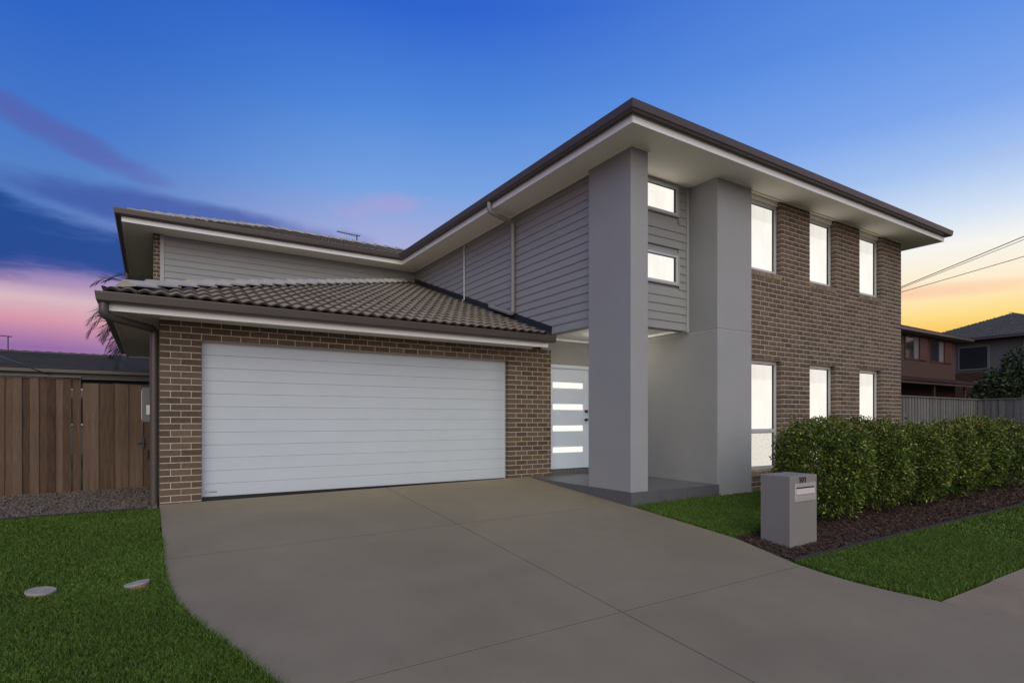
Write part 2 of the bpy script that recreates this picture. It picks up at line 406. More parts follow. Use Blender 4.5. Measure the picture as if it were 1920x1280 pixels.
rec = .0025
gw = MB(); gw.box(X0+rec, DX0-rec, GY+rec, GY+.22, -.4, 2.40).box(DX1+rec, GX1-rec, GY+rec, GY+.22, -.4, 2.40).box(DX0-rec, DX1+rec, GY+rec, GY+.22, WH+rec, 2.40)
garage_wall = gw.build('garage_wall', 'mortar', house)
bricks_on(garage_wall, X0, GY, 0, GX1-X0, -.086, 29, [(DX0-X0, DX1-X0, -1, WH)], phase=.003)
side_wall = MB().box(X0+rec, X0+.2, GY+.22, 14.33, -.4, 2.62).build('side_wall', 'mortar', house)
bricks_on(side_wall, X0, 14.33, -math.pi/2, 14.33-GY-.112, -.086, 31, [], phase=.0)
RY = 6.12; RX0, RX1 = 8.70, 14.27
OPX = [(8.765, 9.70), (10.62, 11.53), (12.46, 13.375)]
ops = []
for a, b in OPX: ops += [(a, b, .086, WH), (a, b, 3.612, 5.2)]
rw = MB()
ed = [RX0] + [v for a, b in OPX for v in (a-rec, b+rec)] + [RX1-rec]
for i in range(0, len(ed), 2): rw.box(ed[i], ed[i+1], RY+rec, RY+.25, -.5, 5.055)
for a, b in OPX:
    rw.box(a-rec, b+rec, RY+rec, RY+.25, -.5, .086-rec).box(a-rec, b+rec, RY+rec, RY+.25, WH+rec, 3.612-rec)
front_wall = rw.build('front_wall', 'mortar', house)
bricks_on(front_wall, RX0, RY, 0, RX1-RX0, -.258, 62, [(a-RX0, b-RX0, z0, z1) for a, b, z0, z1 in ops], phase=.02)
# right-hand and back walls of the house, plain courses
east_wall = MB().box(RX1-.25, RX1-rec, RY+.25, 19.5, -.5, 5.055).build('side_wall', 'mortar', house)
bricks_on(east_wall, RX1, RY+.112, math.pi/2, 13.2, -.258, 62, [], phase=.06)
back_wall = MB().box(.1, RX1-.25, 19.3, 19.5, -.4, 5.05).build('back_wall', 'render', house)
# narrow brick return at the left end of the rear wing
wing_pier = MB().box(.035+rec, .165, 14.33+rec, 14.6, 2.4, 5.05).build('wing_corner', 'mortar', house)
bricks_on(wing_pier, .035, 14.33, 0, .125, 2.408, 31, [], phase=.3)
west_wall = MB().box(.035, .2, 14.6, 19.3, -.4, 5.05).build('side_wall', 'brick', house)
def apx(b):
    c = Vector(b[1]); d2 = c.x*c.x+c.y*c.y
    depth = .5358*c.x+.8443*c.y
    face = abs(c.y)/math.sqrt(d2) if b[3] == 0 else (.02 if b[3] < 0 else 0)
    return b[2]*face/(depth*depth)
order = sorted(range(len(BRICKS)), key=lambda i: -apx(BRICKS[i]))
singles = set(order[:300])
rest = {}
for i, (w, c, L, rz) in enumerate(BRICKS):
    if i in singles: place('brick', brick_mesh(L, i % 4), c, w, rz)
    else: rest.setdefault(w.name, (w, []))[1].append((c, L, rz))
for w, lst in rest.values():
    V = []; Fq = []
    for i, (c, L, rz) in enumerate(lst):
        me = brick_mesh(L, i % 4); n = len(me.vertices); a = np.empty(n*3); me.vertices.foreach_get('co', a); a = a.reshape(-1, 3)
        cr, sr = math.cos(rz), math.sin(rz); b = np.stack([a[:,0]*cr-a[:,1]*sr+c[0], a[:,0]*sr+a[:,1]*cr+c[1], a[:,2]+c[2]], 1)
        k = sum(len(q) for q in V) if False else (len(V) and V[-1][0]+V[-1][1].shape[0])
        V.append((k, b)); Fq += [[k+j for j in p.vertices] for p in me.polygons]
    me, c = npmesh('brick_courses', np.concatenate([b for _, b in V]), Fq, 'brick')
    o = place('brick_courses', me, c, w); o['kind'] = 'stuff'

# ---- cladding ------------------------------------------------------
BH = .1378
def cladding(name, kind, a0, a1, plane, z0, z1, openings=(), back=.16):
    """weatherboards: kind 'x' faces -X (runs along Y), kind 'y' faces -Y (runs along X)"""
    m = MB()
    segs = [(a0, a1, z0, z1)]
    if kind == 'y':
        m.box(a0, a1, plane+.02, plane+back, z0+.002, z1)
    else: m.box(plane+.02, plane+back, a0, a1, z0+.002, z1)
    w = m.build(name, 'board', house)
    n = math.ceil((z1-z0)/BH)
    for k in range(n):
        za = z0+k*BH; zb = min(za+BH+.006, z1)
        if zb-za < .02: continue
        ivs = [(a0, a1)]
        for (p, q, oz0, oz1) in openings:
            if za < oz1-.01 and zb > oz0+.01:
                nv = []
                for s_, e in ivs:
                    if q <= s_ or p >= e: nv.append((s_, e))
                    else:
                        if p-s_ > .01: nv.append((s_, p))
                        if e-q > .01: nv.append((q, e))
                ivs = nv
        for s_, e in ivs:
            jj = rnd.uniform(-.0006, .0006)
            pr = [(-.012+jj, za+.004), (-.014+jj, za), (-.014+jj+.0, za+.012), (.000, zb), (.02, zb), (.02, za)]
            pr = [(.019, za+.001), (-.015+jj, za+.001), (-.015+jj, za+.016), (.000, zb), (.019, zb)]
            if kind == 'y': V = [(x, plane+d, z) for x in (s_, e) for d, z in pr]
            else: V = [(plane+d, y, z) for y in (s_, e) for d, z in pr]
            q = 5
            MB().add(V, [tuple(range(q)), tuple(range(2*q-1, q-1, -1))]+[(i, (i+1) % q, q+(i+1) % q, q+i) for i in range(q)]).build('weatherboard', 'board', w)
    return w
WX = 6.0; FY = 6.65; LY = 14.33; CB = 2.60
WINS = [(6.34, 7.575, 3.345, 3.892), (6.34, 7.575, 4.51, 5.045)]
c1 = cladding('side_cladding', 'x', FY-.012, LY, WX, CB, SZ-.004)
c2 = cladding('front_cladding', 'y', WX+.02, 7.76, FY, CB, SZ-.004, WINS)
c3 = cladding('wing_cladding', 'y', .235, WX, LY, 2.35, SZ-.004)
box('corner_trim', 'trimgrey', house, .165, .235, LY-.022, LY+.1, 2.4, SZ-.006, .004)
box('corner_trim', 'trimgrey', house, 7.755, 7.815, FY-.03, FY+.1, CB-.02, SZ-.006, .004)
box('corner_trim', 'trimgrey', house, WX-.02, WX+.035, FY-.03, FY-.013, CB-.004, SZ-.006, .003)
# ---- rendered column, pier, entry ---------------------------------
PZ = .03
box('column', 'render', house, 5.875, 6.225, 6.035, 6.99, PZ-.01, SZ+.002, .010)
MB().box(7.82, 8.72, 6.045, 8.95, -.45, 2.572).build('pier', 'render', house, bevel=.009)
MB().box(7.82, 8.72, 6.045, 8.95, 2.578, SZ+.002).build('pier', 'render', house, bevel=.009)
box('pier_joint', 'trimgrey', house, 7.826, 8.714, 6.051, 8.9, 2.565, 2.585)
MB().box(6.40, 7.82, 8.82, 9.0, 2.15, 2.66).box(7.47, 7.82, 8.82, 9.0, -.1, 2.15).build('entry_wall', 'render', house)
MB().box(6.30, 6.40, 8.93, 9.4, -.1, 2.6).build('entry_return', 'render', house)
pc = MB().box(6.04, 7.82, 6.80, 8.82, 2.645, 2.70).build('porch_ceiling', 'fascia', house)
MB().box(6.41, 7.82, 8.785, 8.819, 2.61, 2.644).box(7.785, 7.819, 6.82, 8.785, 2.61, 2.644).build('cornice', 'fascia', pc)
MB().box(6.02, 7.755, 6.68, 6.80, CB+.004, 2.70).build('bulkhead', 'fascia', house)
MB().box(6.17, 6.40, 8.706+.0, 8.9, 2.402, 2.60).build('bulkhead', 'render', house)
# porch lamp (oyster light in the middle of the porch ceiling)
pl = MB(); seg = 20
pv = [(7.02+r*math.cos(2*math.pi*k/seg), 7.75+r*math.sin(2*math.pi*k/seg), z) for r, z in ((.13,2.642),(.16,2.60),(.16,2.54),(.12,2.51),(.02,2.50)) for k in range(seg)]
pl.add(pv, [(i*seg+k, i*seg+(k+1) % seg, (i+1)*seg+(k+1) % seg, (i+1)*seg+k) for i in range(4) for k in range(seg)]+[tuple(4*seg+k for k in range(seg))], True)
pl.build('porch_light', 'lamp', house)
# porch slab and its edge tiles
ps = MB().box(5.875, 7.815, 6.04, 8.82, -.3, PZ-.012).build('porch_slab', 'porch', house)
tx = [5.858, 6.46, 7.06, 7.66, 7.822]
for a, b in zip(tx[:-1], tx[1:]):
    if b <= 7.83: MB().box(a+.002, b-.002, 6.018, 6.04, -.30, PZ-.001).build('tile', 'porch', ps)
ty = [6.04, 6.64, 7.24, 7.84, 8.44, 8.70]
for a, b in zip(ty[:-1], ty[1:]): MB().box(5.858, 5.875, a+.002, b-.002, -.30, PZ-.001).build('tile', 'porch', ps)
for i in range(4):
    for j in range(5):
        xa, xb = max(5.876, tx[i]), min(tx[i+1], 7.815); ya, yb = ty[j], (ty[j+1] if j < 4 else 8.815)
        MB().box(xa+.002, xb-.002, ya+.002, yb-.002, PZ-.012, PZ+rnd.uniform(-.0008,.0008)).build('tile', 'porch', ps)
# front door
fd = box('front_door', 'door', house, 6.47, 7.42, 8.845, 8.885, .13, 2.085, .002)
MB().box(6.40, 6.47, 8.815, 8.9, .125, 2.15).box(7.42, 7.475, 8.815, 8.9, .125, 2.15).box(6.47, 7.42, 8.815, 8.9, 2.085, 2.15).build('frame', 'door', fd)
for z0, z1 in ((1.70,1.812),(1.278,1.39),(.862,.972),(.445,.552)):
    gs = box('glass_strip', 'litdoor', fd, 6.545, 7.285, 8.8405, 8.85, z0, z1)
for z in (1.255, 1.085):
    k = MB().tube([(7.36, 8.845, z), (7.36, 8.79, z)], .026, 14); k.tube([(7.36, 8.80, z), (7.30, 8.80, z)] if z < 1.2 else [(7.36,8.80,z),(7.36,8.785,z)], .011, 10)
    k.build('handle' if z < 1.2 else 'lock', 'steel', fd)
st = MB()
for k in range(13): st.box(6.42+k*.081, 6.42+k*.081+.071, 8.80, 8.9, PZ+.002, .118)
ds = MB().box(6.41, 7.46, 8.808, 8.9, PZ, .112).build('door_sill', 'mortar', house); o = st.build('sill_brick', 'porch', ds); o['kind'] = 'stuff'
# ---- garage door ---------------------------------------------------
gd = MB().box(DX0-.02, DX1+.02, GY+.135, GY+.19, .0, WH+.1).build('garage_door', 'gdoor', house)
sh = (WH-.028)/12
for k in range(12):
    z0 = .026+k*sh; z1 = z0+sh; y = GY+.118
    pr = [(y+.02, z0+.0015), (y+.003, z0+.001), (y, z0+.004), (y, z1-.004), (y+.003, z1-.001), (y+.02, z1-.0015)]
    q = len(pr); V = [(x, yy, z) for x in (DX0+.012, DX1-.012) for yy, z in pr]
    MB().add(V, [tuple(range(q)), tuple(range(2*q-1, q-1, -1))]+[(i, (i+1) % q, q+(i+1) % q, q+i) for i in range(q)]).build('panel', 'gdoor', gd)
box('bottom_seal', 'black', gd, DX0, DX1, GY+.122, GY+.16, -.03, .024)
MB().box(DX0, DX0+.012, GY+.10, GY+.17, .0, WH).box(DX1-.012, DX1, GY+.10, GY+.17, 0, WH).box(DX0, DX1, GY+.09, GY+.13, WH-.012, WH+.005).build('side_track', 'gdoor', gd)
bd = MB(); sg = 20
for (r0, r1) in ((1.0, .8),):
    V = [(DX0+.075+.028*r*math.cos(2*math.pi*k/sg), GY+.1165, .09+.012*r*math.sin(2*math.pi*k/sg)) for r in (r0, r1) for k in range(sg)]
    bd.add(V, [(k, (k+1) % sg, sg+(k+1) % sg, sg+k) for k in range(sg)])
for k in range(6): bd.box(DX0+.112+k*.014, DX0+.122+k*.014, GY+.116, GY+.118, .083, .097)
bd.build('badge', 'steel', gd)
# ---- windows -------------------------------------------------------
def window(x0, x1, z0, z1, y, fw=.062, transom=None, pm=('lit',), head=None, sill=True, depth=.06):
    m = MB(); m.box(x0, x0+fw, y, y+depth, z0, z1).box(x1-fw, x1, y, y+depth, z0, z1).box(x0+fw, x1-fw, y, y+depth, z0, z0+fw*.8).box(x0+fw, x1-fw, y, y+depth, z1-fw, z1)
    zs = [z0+fw*.8]
    if transom: m.box(x0+fw, x1-fw, y+.002, y+depth, transom-.03, transom+.03); zs += [transom-.03, transom+.03]
    zs.append(z1-fw)
    w = m.build('window', 'frame', house)
    for i in range(0, len(zs), 2):
        a, b = zs[i], zs[i+1]
        gk = MB(); e = .012; yy = y+.018
        gk.box(x0+fw, x0+fw+e, yy, y+depth, a, b).box(x1-fw-e*2.2, x1-fw, yy, y+depth, a, b).box(x0+fw+e, x1-fw-e*2.2, yy, y+depth, a, a+e*.4).box(x0+fw+e, x1-fw-e*2.2, yy, y+depth, b-e, b)
        gk.build('gasket', 'black', w)
        MB().box(x0+fw+.002, x1-fw-.002, y+.034, y+.04, a+.001, b-.001).build('pane', pm[(i//2) % len(pm)], w)
    return w
for i, (a, b) in enumerate(OPX):
    wu = window(a, b, 3.735, 4.985, RY+.098)
    MB().box(a, b, RY+.07, RY+.16, 4.985, SZ-.002).build('head_infill', 'soffit', wu)
    wl_ = window(a, b, .20, WH-.004, RY+.098, transom=.885, pm=('litfrost','lit'))
    for w, zb in ((wu, 3.612), (wl_, .086)):
        sb = MB(); n = 11; p = (b-a)/n
        for k in range(n):
            xa = a+k*p+.0065; xb = a+(k+1)*p-.0065
            V = [(x, yy, z) for x in (xa, xb) for yy, z in ((RY-.018, zb+.012), (RY-.012, zb+.092), (RY+.11, zb+.118), (RY+.11, zb+.012))]
            sb.add(V, [(0,1,2,3),(7,6,5,4),(0,4,5,1),(1,5,6,2),(2,6,7,3),(3,7,4,0)])
        s_ = sb.build('sill', 'sillbrick', w)
        MB().add([(x, yy, z) for x in (a, b) for yy, z in ((RY-.008, zb+.003), (RY-.004, zb+.086), (RY+.11, zb+.112), (RY+.11, zb+.003))], [(0,1,2,3),(7,6,5,4),(0,4,5,1),(1,5,6,2),(2,6,7,3),(3,7,4,0)]).build('sill_mortar', 'mortar', w)
for (a, b, z0, z1) in WINS:
    w = window(a+.02, b-.025, z0+.02, z1-.02, FY-.02, fw=.05)
    MB().box(a, a+.03, FY-.028, FY+.02, z0, z1).box(b-.03, b, FY-.028, FY+.02, z0, z1).box(a+.03, b-.03, FY-.028, FY+.02, z0, z0+.025).box(a+.03, b-.03, FY-.028, FY+.02, z1-.025, z1).build('architrave', 'trimgrey', w)
# solid infill so that no light leaks through the shell
MB().box(WX+.17, 7.82, FY+.17, FY+.2, 2.71, 5.0).box(8.72, 14.0, RY+.26, RY+.3, -.2, 5.05).build('light_block', 'trimgrey', house)

# ---- eaves ---------------------------------------------------------
UP = [(-.5,20.1),(-.5,13.73),(5.4,13.73),(5.4,5.52),(14.87,5.52),(14.87,20.1)]
GP = [(-.42,14.30),(-.42,8.196),(5.965,8.196)]
def gutter_prof(zt): return [(.004, zt-.118), (.105, zt-.118), (.122, zt-.095), (.128, zt-.008), (.118, zt), (.112, zt-.008), (.105, zt-.09), (.016, zt-.105), (.012, zt-.01), (.004, zt-.01)]
def gutter_prof2(zt): return [(.004, zt-.118), (.100, zt-.118), (.118, zt-.100), (.130, zt-.012), (.130, zt), (.118, zt), (.112, zt-.018), (.098, zt-.10), (.018, zt-.10), (.016, zt-.005), (.004, zt-.005)]
MB().sweep(UP, gutter_prof2(5.262)).build('gutter', 'gutter', house)
MB().sweep(UP, [(-.022, 5.035), (0, 5.035), (0, 5.225), (-.022, 5.225)]).build('fascia', 'fascia', house)
GG = GP[:2]+[(6.05,8.196)]
MB().sweep(GG, gutter_prof2(2.568)).build('gutter', 'gutter', house)
MB().sweep(GP, [(-.022, 2.368), (0, 2.368), (0, 2.53), (-.022, 2.53)]).build('fascia', 'fascia', house)
def soffit(*bx):
    for b in bx: MB().box(*b[:4], b[4], b[4]+.012).build('soffit', 'soffit', house)
e = .001
soffit((-.478, .034, 13.752, 20.0, SZ), (.035, 5.42, 13.752, LY+.05, SZ), (5.422, 6.05, 5.542, LY+.05, SZ), (6.051, 14.27, 5.542, FY+.15, SZ), (14.271, 14.848, 5.542, 20.0, SZ))
soffit((-.398, X0+.05, 8.218, 14.30, TH), (X0+.051, 5.943, 8.218, GY+.1, TH))
# small beads where the soffit meets the walls
bd = MB()
bd.box(.24, 5.98, LY-.04, LY-.018, SZ-.02, SZ-.001).box(WX-.042, WX-.02, 6.99, LY-.04, SZ-.02, SZ-.001).box(8.72, 14.27, RY-.025, RY-.003, SZ-.018, SZ-.001)
bd.box(X0, 5.94, GY-.024, GY-.003, TH-.018, TH-.001)
bd.box(5.85,6.25,6.012,6.034,SZ-.018,SZ-.001).box(5.852,5.874,6.034,7.0,SZ-.018,SZ-.001).box(7.8,8.72,6.022,6.044,SZ-.018,SZ-.001)
bd.build('soffit_bead', 'soffit', house)
# ---- roofs ---------------------------------------------------------
def tile_geo(w, gauge, h, rolls, nseg, thick=.029, lap=.07):
    us = [i*w/nseg for i in range(nseg+1)]
    hh = [h*(.5-.5*math.cos(2*math.pi*rolls*i/nseg))**.8 for i in range(nseg+1)]
    lo = [(u, 0, z+thick+.006) for u, z in zip(us, hh)]; bo = [(u, .026, z+.004) for u, z in zip(us, hh)]; up = [(u, gauge+lap, z+.004) for u, z in zip(us, hh)]
    V = lo+bo+up; n = nseg+1
    Fc = [(i, i+1, 2*n+i+1, 2*n+i) for i in range(nseg)] + [(n+i, n+i+1, i+1, i) for i in range(nseg)]
    return np.array(V), Fc
def roof_slope(parent, name, O, U, up, tan, L, run, clips, mt, single=False, w=.33, gauge=.32, h=.031, rolls=2, nseg=12, tilename='roof_tile', under=True):
    """O: eave corner (x, y, z). U / up: plan unit vectors along the eave and up the slope"""
    k = math.sqrt(1+tan*tan); O = Vector(O); Uv = Vector((*U, 0)); Vv = Vector((up[0]/k, up[1]/k, tan/k)); Nv = Uv.cross(Vv)
    rect = [(O.x+U[0]*a+up[0]*b, O.y+U[1]*a+up[1]*b) for a, b in ((0,.02),(L,.02),(L,run),(0,run))]
    for c in clips:
        rect = clip(rect, *c)
        if not rect: return None
    if under:
        zf = lambda x, y: O.z-.012 + tan*((x-O.x)*up[0]+(y-O.y)*up[1])
        roof = MB().prism(rect, lambda x,y: zf(x,y)-.06, zf).build(name, mt, parent)
    else: roof = parent
    tv, tf = tile_geo(w, gauge, h, rolls, nseg); n = len(tv)
    bas = np.array([Uv, Vv, Nv]); meshes = {}; stuffV, stuffF = [], []
    nb = 0
    if single:
        base = bpy.data.meshes.new(tilename); base.from_pydata((tv@bas).tolist(), [], tf); base.materials.append(M_[mt]); base.polygons.foreach_set('use_smooth', [True]*nseg+[False]*nseg)
    for j in range(math.ceil(run*k/gauge)):
        for i in range(-1, math.ceil(L/w)+1):
            p0 = O + Uv*(i*w+rnd.uniform(-.004,.004)) + Vv*(j*gauge+rnd.uniform(-.004,.004))
            c2 = [p0 + Uv*a + Vv*b for a in (0, w) for b in (0, gauge+.07)]
            ctr = p0+Uv*w/2+Vv*gauge/2
            ins = [[a*q.x+b*q.y <= c for q in c2] for a, b, c in clips]
            if any(not any(r) for r in ins): continue
            whole = all(all(r) for r in ins)
            if single and whole: place(tilename, base, p0, roof); continue
            wv = tv@bas + np.array(p0)
            if whole: stuffV.append(wv); stuffF += [[nb+q for q in f] for f in tf]; nb += n; continue
            bm = bmesh.new(); vs = [bm.verts.new(q) for q in wv]; [bm.faces.new([vs[q] for q in f]) for f in tf]
            for (a, b, c), r in zip(clips, ins):
                if all(r): continue
                ln = math.hypot(a, b)
                bmesh.ops.bisect_plane(bm, geom=bm.verts[:]+bm.edges[:]+bm.faces[:], plane_co=(a*c/ln/ln, b*c/ln/ln, 0), plane_no=(a/ln, b/ln, 0), clear_outer=True)
            bmesh.ops.triangulate(bm, faces=bm.faces[:]) if not single else None
            if len(bm.faces) > 2:
                if single:
                    me = bpy.data.meshes.new(tilename); bmesh.ops.translate(bm, verts=bm.verts, vec=-p0); bm.to_mesh(me); me.materials.append(M_[mt]); place(tilename, me, p0, roof)
                else:
                    bm.verts.index_update(); stuffV.append(np.array([v.co[:] for v in bm.verts])); stuffF += [[nb+v.index for v in f.verts] + ([f.verts[-1].index+nb] if len(f.verts) == 3 else []) for f in bm.faces]; nb += len(bm.verts)
            bm.free()
    if stuffV:
        m = MB(); m.v = [tuple(q) for q in np.concatenate(stuffV)]; m.f = [tuple(dict.fromkeys(f)) for f in stuffF]; m.sm = [False]*len(m.f)
        o = m.build(tilename+'s', mt, roof, recalc=False); o['kind'] = 'stuff'
    return roof
def caps(parent, P, Q, mt='cap', n=None, wd=.150, drop=.060, step=.34, joined=False):
    P, Q = Vector(P), Vector(Q); d = (Q-P); Ln = d.length; t = d.normalized(); s_ = t.cross(Vector((0,0,1))).normalized(); u = s_.cross(t)
    all_ = MB()
    for k in range(int(Ln/step)):
        a = P+t*(k*step); L = step+.05
        sec = [(-wd, -drop), (-wd*.97, -drop+.02), (-wd*.12, .026), (0, .031), (wd*.12, .026), (wd*.97, -drop+.02), (wd, -drop)]
        V = [a + s_*(x*(1.04 if e == 0 else .97)) + u*(z+(.034 if e == 0 else .0)) + t*(L*e) for e in (0, 1) for x, z in sec]
        n_ = len(sec); Fc = [(i, i+1, n_+i+1, n_+i) for i in range(n_-1)] + [tuple(range(n_))]
        if joined: all_.add(V, Fc)
        else: MB().add(V, Fc).build('ridge_cap', mt, parent)
    if joined: o = all_.build('ridge_caps', mt, parent); o['kind'] = 'stuff'
TG = .345; GE = (-.47, 8.15, 2.578)
garage_roof = roof_slope(house, 'garage_roof', GE, (1,0), (0,1), TG, 6.6, 6.2, [(-1,1,8.62),(1,0,5.985)], 'tile', single=True)
roof_slope(house, 'garage_roof', (-.47, 14.33, 2.578), (0,-1), (1,0), TG, 6.18, 6.18, [(1,-1,-8.62),(0,1,14.31)], 'tile')
caps(garage_roof, (-.27, 8.35, 2.578+TG*.20+.075), (5.95, 14.57, 2.578+TG*6.42+.075))
# lead flashing along the cladding
fl = MB(); V = []
for Y in (8.12, 14.3):
    z = 2.578+TG*(Y-8.15); V += [(WX-.13, Y, z+.055), (WX-.018, Y, z+.07), (WX-.018, Y, z+.17), (WX+.0, Y, z+.17), (WX+.0, Y, z-.02), (WX-.13, Y, z+.0)]
fl.add(V, [tuple(range(6)), tuple(range(11,5,-1))]+[(i, (i+1) % 6, 6+(i+1) % 6, 6+i) for i in range(6)]).build('flashing', 'flash', house)
TU = .36; UZ = 5.195
main_roof = roof_slope(house, 'main_roof', (-.55,13.68,UZ), (1,0), (0,1), TU, 10, 3.235, [(-1,1,14.23),(1,-1,-8.33)], 'tile')
roof_slope(house, 'main_roof', (-.55,20.15,UZ), (0,-1), (1,0), TU, 6.47, 3.235, [(1,-1,-14.23),(1,1,19.6)], 'tile')
roof_slope(house, 'main_roof', (5.35,13.68+4,UZ), (0,-1), (1,0), TU, 12.3, 4.785, [(1,-1,-.12),(-1,1,8.33)], 'tile')
roof_slope(house, 'main_roof', (5.35,5.47,UZ), (1,0), (0,1), TU, 9.57, 4.785, [(-1,1,.12),(1,1,20.39)], 'tile')
rz = UZ+TU*4.785; rz2 = UZ+TU*3.235
rb = MB(); rb.add([(14.92,5.47,UZ),(14.92,20.15,UZ),(10.135,15.365,rz),(10.135,10.255,rz)], [(0,1,2,3)]); rb.add([(14.92,20.15,UZ),(5.35,20.15,UZ),(10.135,15.365,rz)], [(0,1,2)])
rb.add([(-.55,20.15,UZ),(8,20.15,UZ),(8.585,16.915,rz2),(2.685,16.915,rz2)], [(0,1,2,3)]); rb.add([(5.35,20.15,UZ),(10.135,15.365,rz),(10.135,14,rz),(5.35,16,UZ)], [(0,1,2,3)])
rb.build('back_roof', 'tile', house)
caps(main_roof, (-.38,13.85,UZ+.2*TU+.035), (2.685,16.915,rz2+.05)); caps(main_roof, (2.685,16.915,rz2+.05), (8.5,16.915,rz2+.05))
caps(main_roof, (5.9,6.02,UZ+.57*TU+.035), (10.135,10.255,rz+.06), joined=True); caps(main_roof, (14.35,6.04,UZ+.57*TU+.035), (10.135,10.255,rz+.06), joined=True); caps(main_roof, (10.135,10.255,rz+.06), (10.135,15.365,rz+.06), joined=True)
# ---- pipes and fittings -------------------------------------------
def bend(pts, r=.07, n=5):
    P = [Vector(p) for p in pts]; out = [P[0]]
    for a, b, c in zip(P[:-2], P[1:-1], P[2:]):
        d1 = (a-b); d2 = (c-b); rr = min(r, d1.length*.45, d2.length*.45); p = b+d1.normalized()*rr; q = b+d2.normalized()*rr
        for k in range(n+1): t = k/n; out.append(p*(1-t)**2 + b*2*t*(1-t) + q*t*t)
    return out+[P[-1]]
def downpipe(pts, r, mt, brackets=()):
    dp = MB().tube(bend(pts), r, 14).build('downpipe', mt, house)
    for (x, y, z, dx) in brackets: MB().tube([(x, y, z-.012), (x, y, z+.012)], r+.004, 14).box(min(x, x+dx), max(x, x+dx), y-.012, y+.012, z-.01, z+.01).build('bracket', mt, dp)
    return dp
downpipe([(-.47,8.16,2.46),(-.47,8.16,2.30),(.032,8.84,2.275),(.032,8.84,-.06)], .048, 'pipebrown', [(.032,8.84,1.75,.06),(.032,8.84,.5,.06)])
downpipe([(5.335,9.2,5.155),(5.335,9.2,4.97),(5.92,9.30,4.90),(5.92,9.30,3.13),(5.90,10.15,3.42)], .043, 'pipegrey', [(5.92,9.30,4.72,.07),(5.92,9.30,3.5,.07)])
downpipe([(-.56,18.9,5.15),(-.56,18.9,4.95),(.0,19.1,4.88),(.0,19.1,2.0)], .045, 'pipebrown')
MB().tube(bend([(5.962,11.41,SZ-.005),(5.962,11.41,3.80),(5.93,11.35,3.765),(5.86,11.30,3.745)], .04), .015, 10).build('conduit', 'conduit', house)
mb = box('meter_box', 'whitebox', house, -.115, .092, 9.95, 10.35, 1.05, 1.56, .006)
box('door_panel', 'frame', mb, -.122, -.116, 9.98, 10.32, 1.09, 1.52); box('label_panel', 'plate', mb, -.06, .03, 9.944, 9.949, 1.16, 1.30)
MB().tube([(.02,10.1,1.05),(.02,10.1,-.03)], .02, 10).build('conduit', 'pipegrey', mb)

# ---- aerials -------------------------------------------------------
def aerial(x, y, z, h, L, label, rot=0.):
    a = empty('tv_antenna', (x, y, z), label, 'antenna')
    MB().tube([(x,y,z),(x,y,z+h)], .018, 8).build('mast', 'steel', a)
    c, s_ = math.cos(rot), math.sin(rot)
    MB().tube([(x-c*L*.86, y-s_*L*.86, z+h-.02), (x+c*L*.14, y+s_*L*.14, z+h-.02)], .012, 6).build('boom', 'steel', a)
    for k in range(9):
        q = -.84+k*.115; l = .10+.012*k
        MB().tube([(x+c*L*q+s_*l, y+s_*L*q-c*l, z+h-.008), (x+c*L*q-s_*l, y+s_*L*q+c*l, z+h-.008)], .006, 5).build('element', 'steel', a)
aerial(5.35, 17.35, 6.22, .55, .72, 'small dark television aerial on the ridge of the tiled roof', .1)
aerial(-4.35, 27.0, 3.55, .55, .75, 'thin aerial standing on the low dark roof of the left neighbour', .5)

# ================================================================== OTHER THINGS
# ---- letterbox -----------------------------------------------------
LX0, LX1, LY0, LY1, LZ = 6.16, 6.71, 3.78, 4.155, .435
lb = empty('letterbox', ((LX0+LX1)/2, (LY0+LY1)/2, zg(6.4,3.95)), 'grey rendered letterbox numbered 101 standing in bark mulch', 'letterbox')
box('body', 'letterbox', lb, LX0, LX1, LY0, LY1, zg(6.4,3.9)-.15, LZ, .006)
pa = MB()
pa.box(6.25, 6.272, LY0-.008, LY0+.001, .135, .345).box(6.648, 6.67, LY0-.008, LY0+.001, .135, .345).box(6.272, 6.648, LY0-.008, LY0+.001, .30, .345).box(6.272, 6.648, LY0-.008, LY0+.001, .135, .215)
pt = pa.build('plate', 'plate', lb, bevel=.0015)
box('slot', 'black', pt, 6.272, 6.648, LY0-.0006, LY0+.001, .283, .30)
MB().add([(6.272,LY0-.001,.283),(6.648,LY0-.001,.283),(6.648,LY0-.016,.219),(6.272,LY0-.016,.219),(6.272,LY0-.001,.216),(6.648,LY0-.001,.216)], [(0,1,2,3),(3,2,5,4),(0,3,4),(1,5,2)]).build('flap', 'plate', pt)
cx = 6.335
for ch, wd in (('1', .034), ('0', .050), ('1', .04)):
    m = MB(); y0, y1 = LY0-.006, LY0-.0005
    if ch == '1':
        m.box(cx+.014, cx+.030, y0, y1, .350, .418)
        m.add([(cx+.002,yy,zz) for yy,zz in ((y0,.402),(y1,.402),(y0,.412),(y1,.412))]+[(cx+.014,yy,zz) for yy,zz in ((y0,.406),(y1,.406),(y0,.418),(y1,.418))], [(0,4,6,2),(0,1,5,4),(2,6,7,3),(0,2,3,1)])
    else:
        sg = 24; V = [(cx+.026+r*math.cos(2*math.pi*k/sg), yy, .385+q*math.sin(2*math.pi*k/sg)) for yy in (y0, y1) for r, q in ((.024,.034),(.011,.022)) for k in range(sg)]
        F_ = []
        for k in range(sg):
            n_ = (k+1) % sg; F_ += [(k, n_, sg+n_, sg+k), (k, 2*sg+k, 2*sg+n_, n_), (sg+k, sg+n_, 3*sg+n_, 3*sg+k)]
        m.add(V, F_)
    m.build('digit', 'black', lb); cx += wd+.010
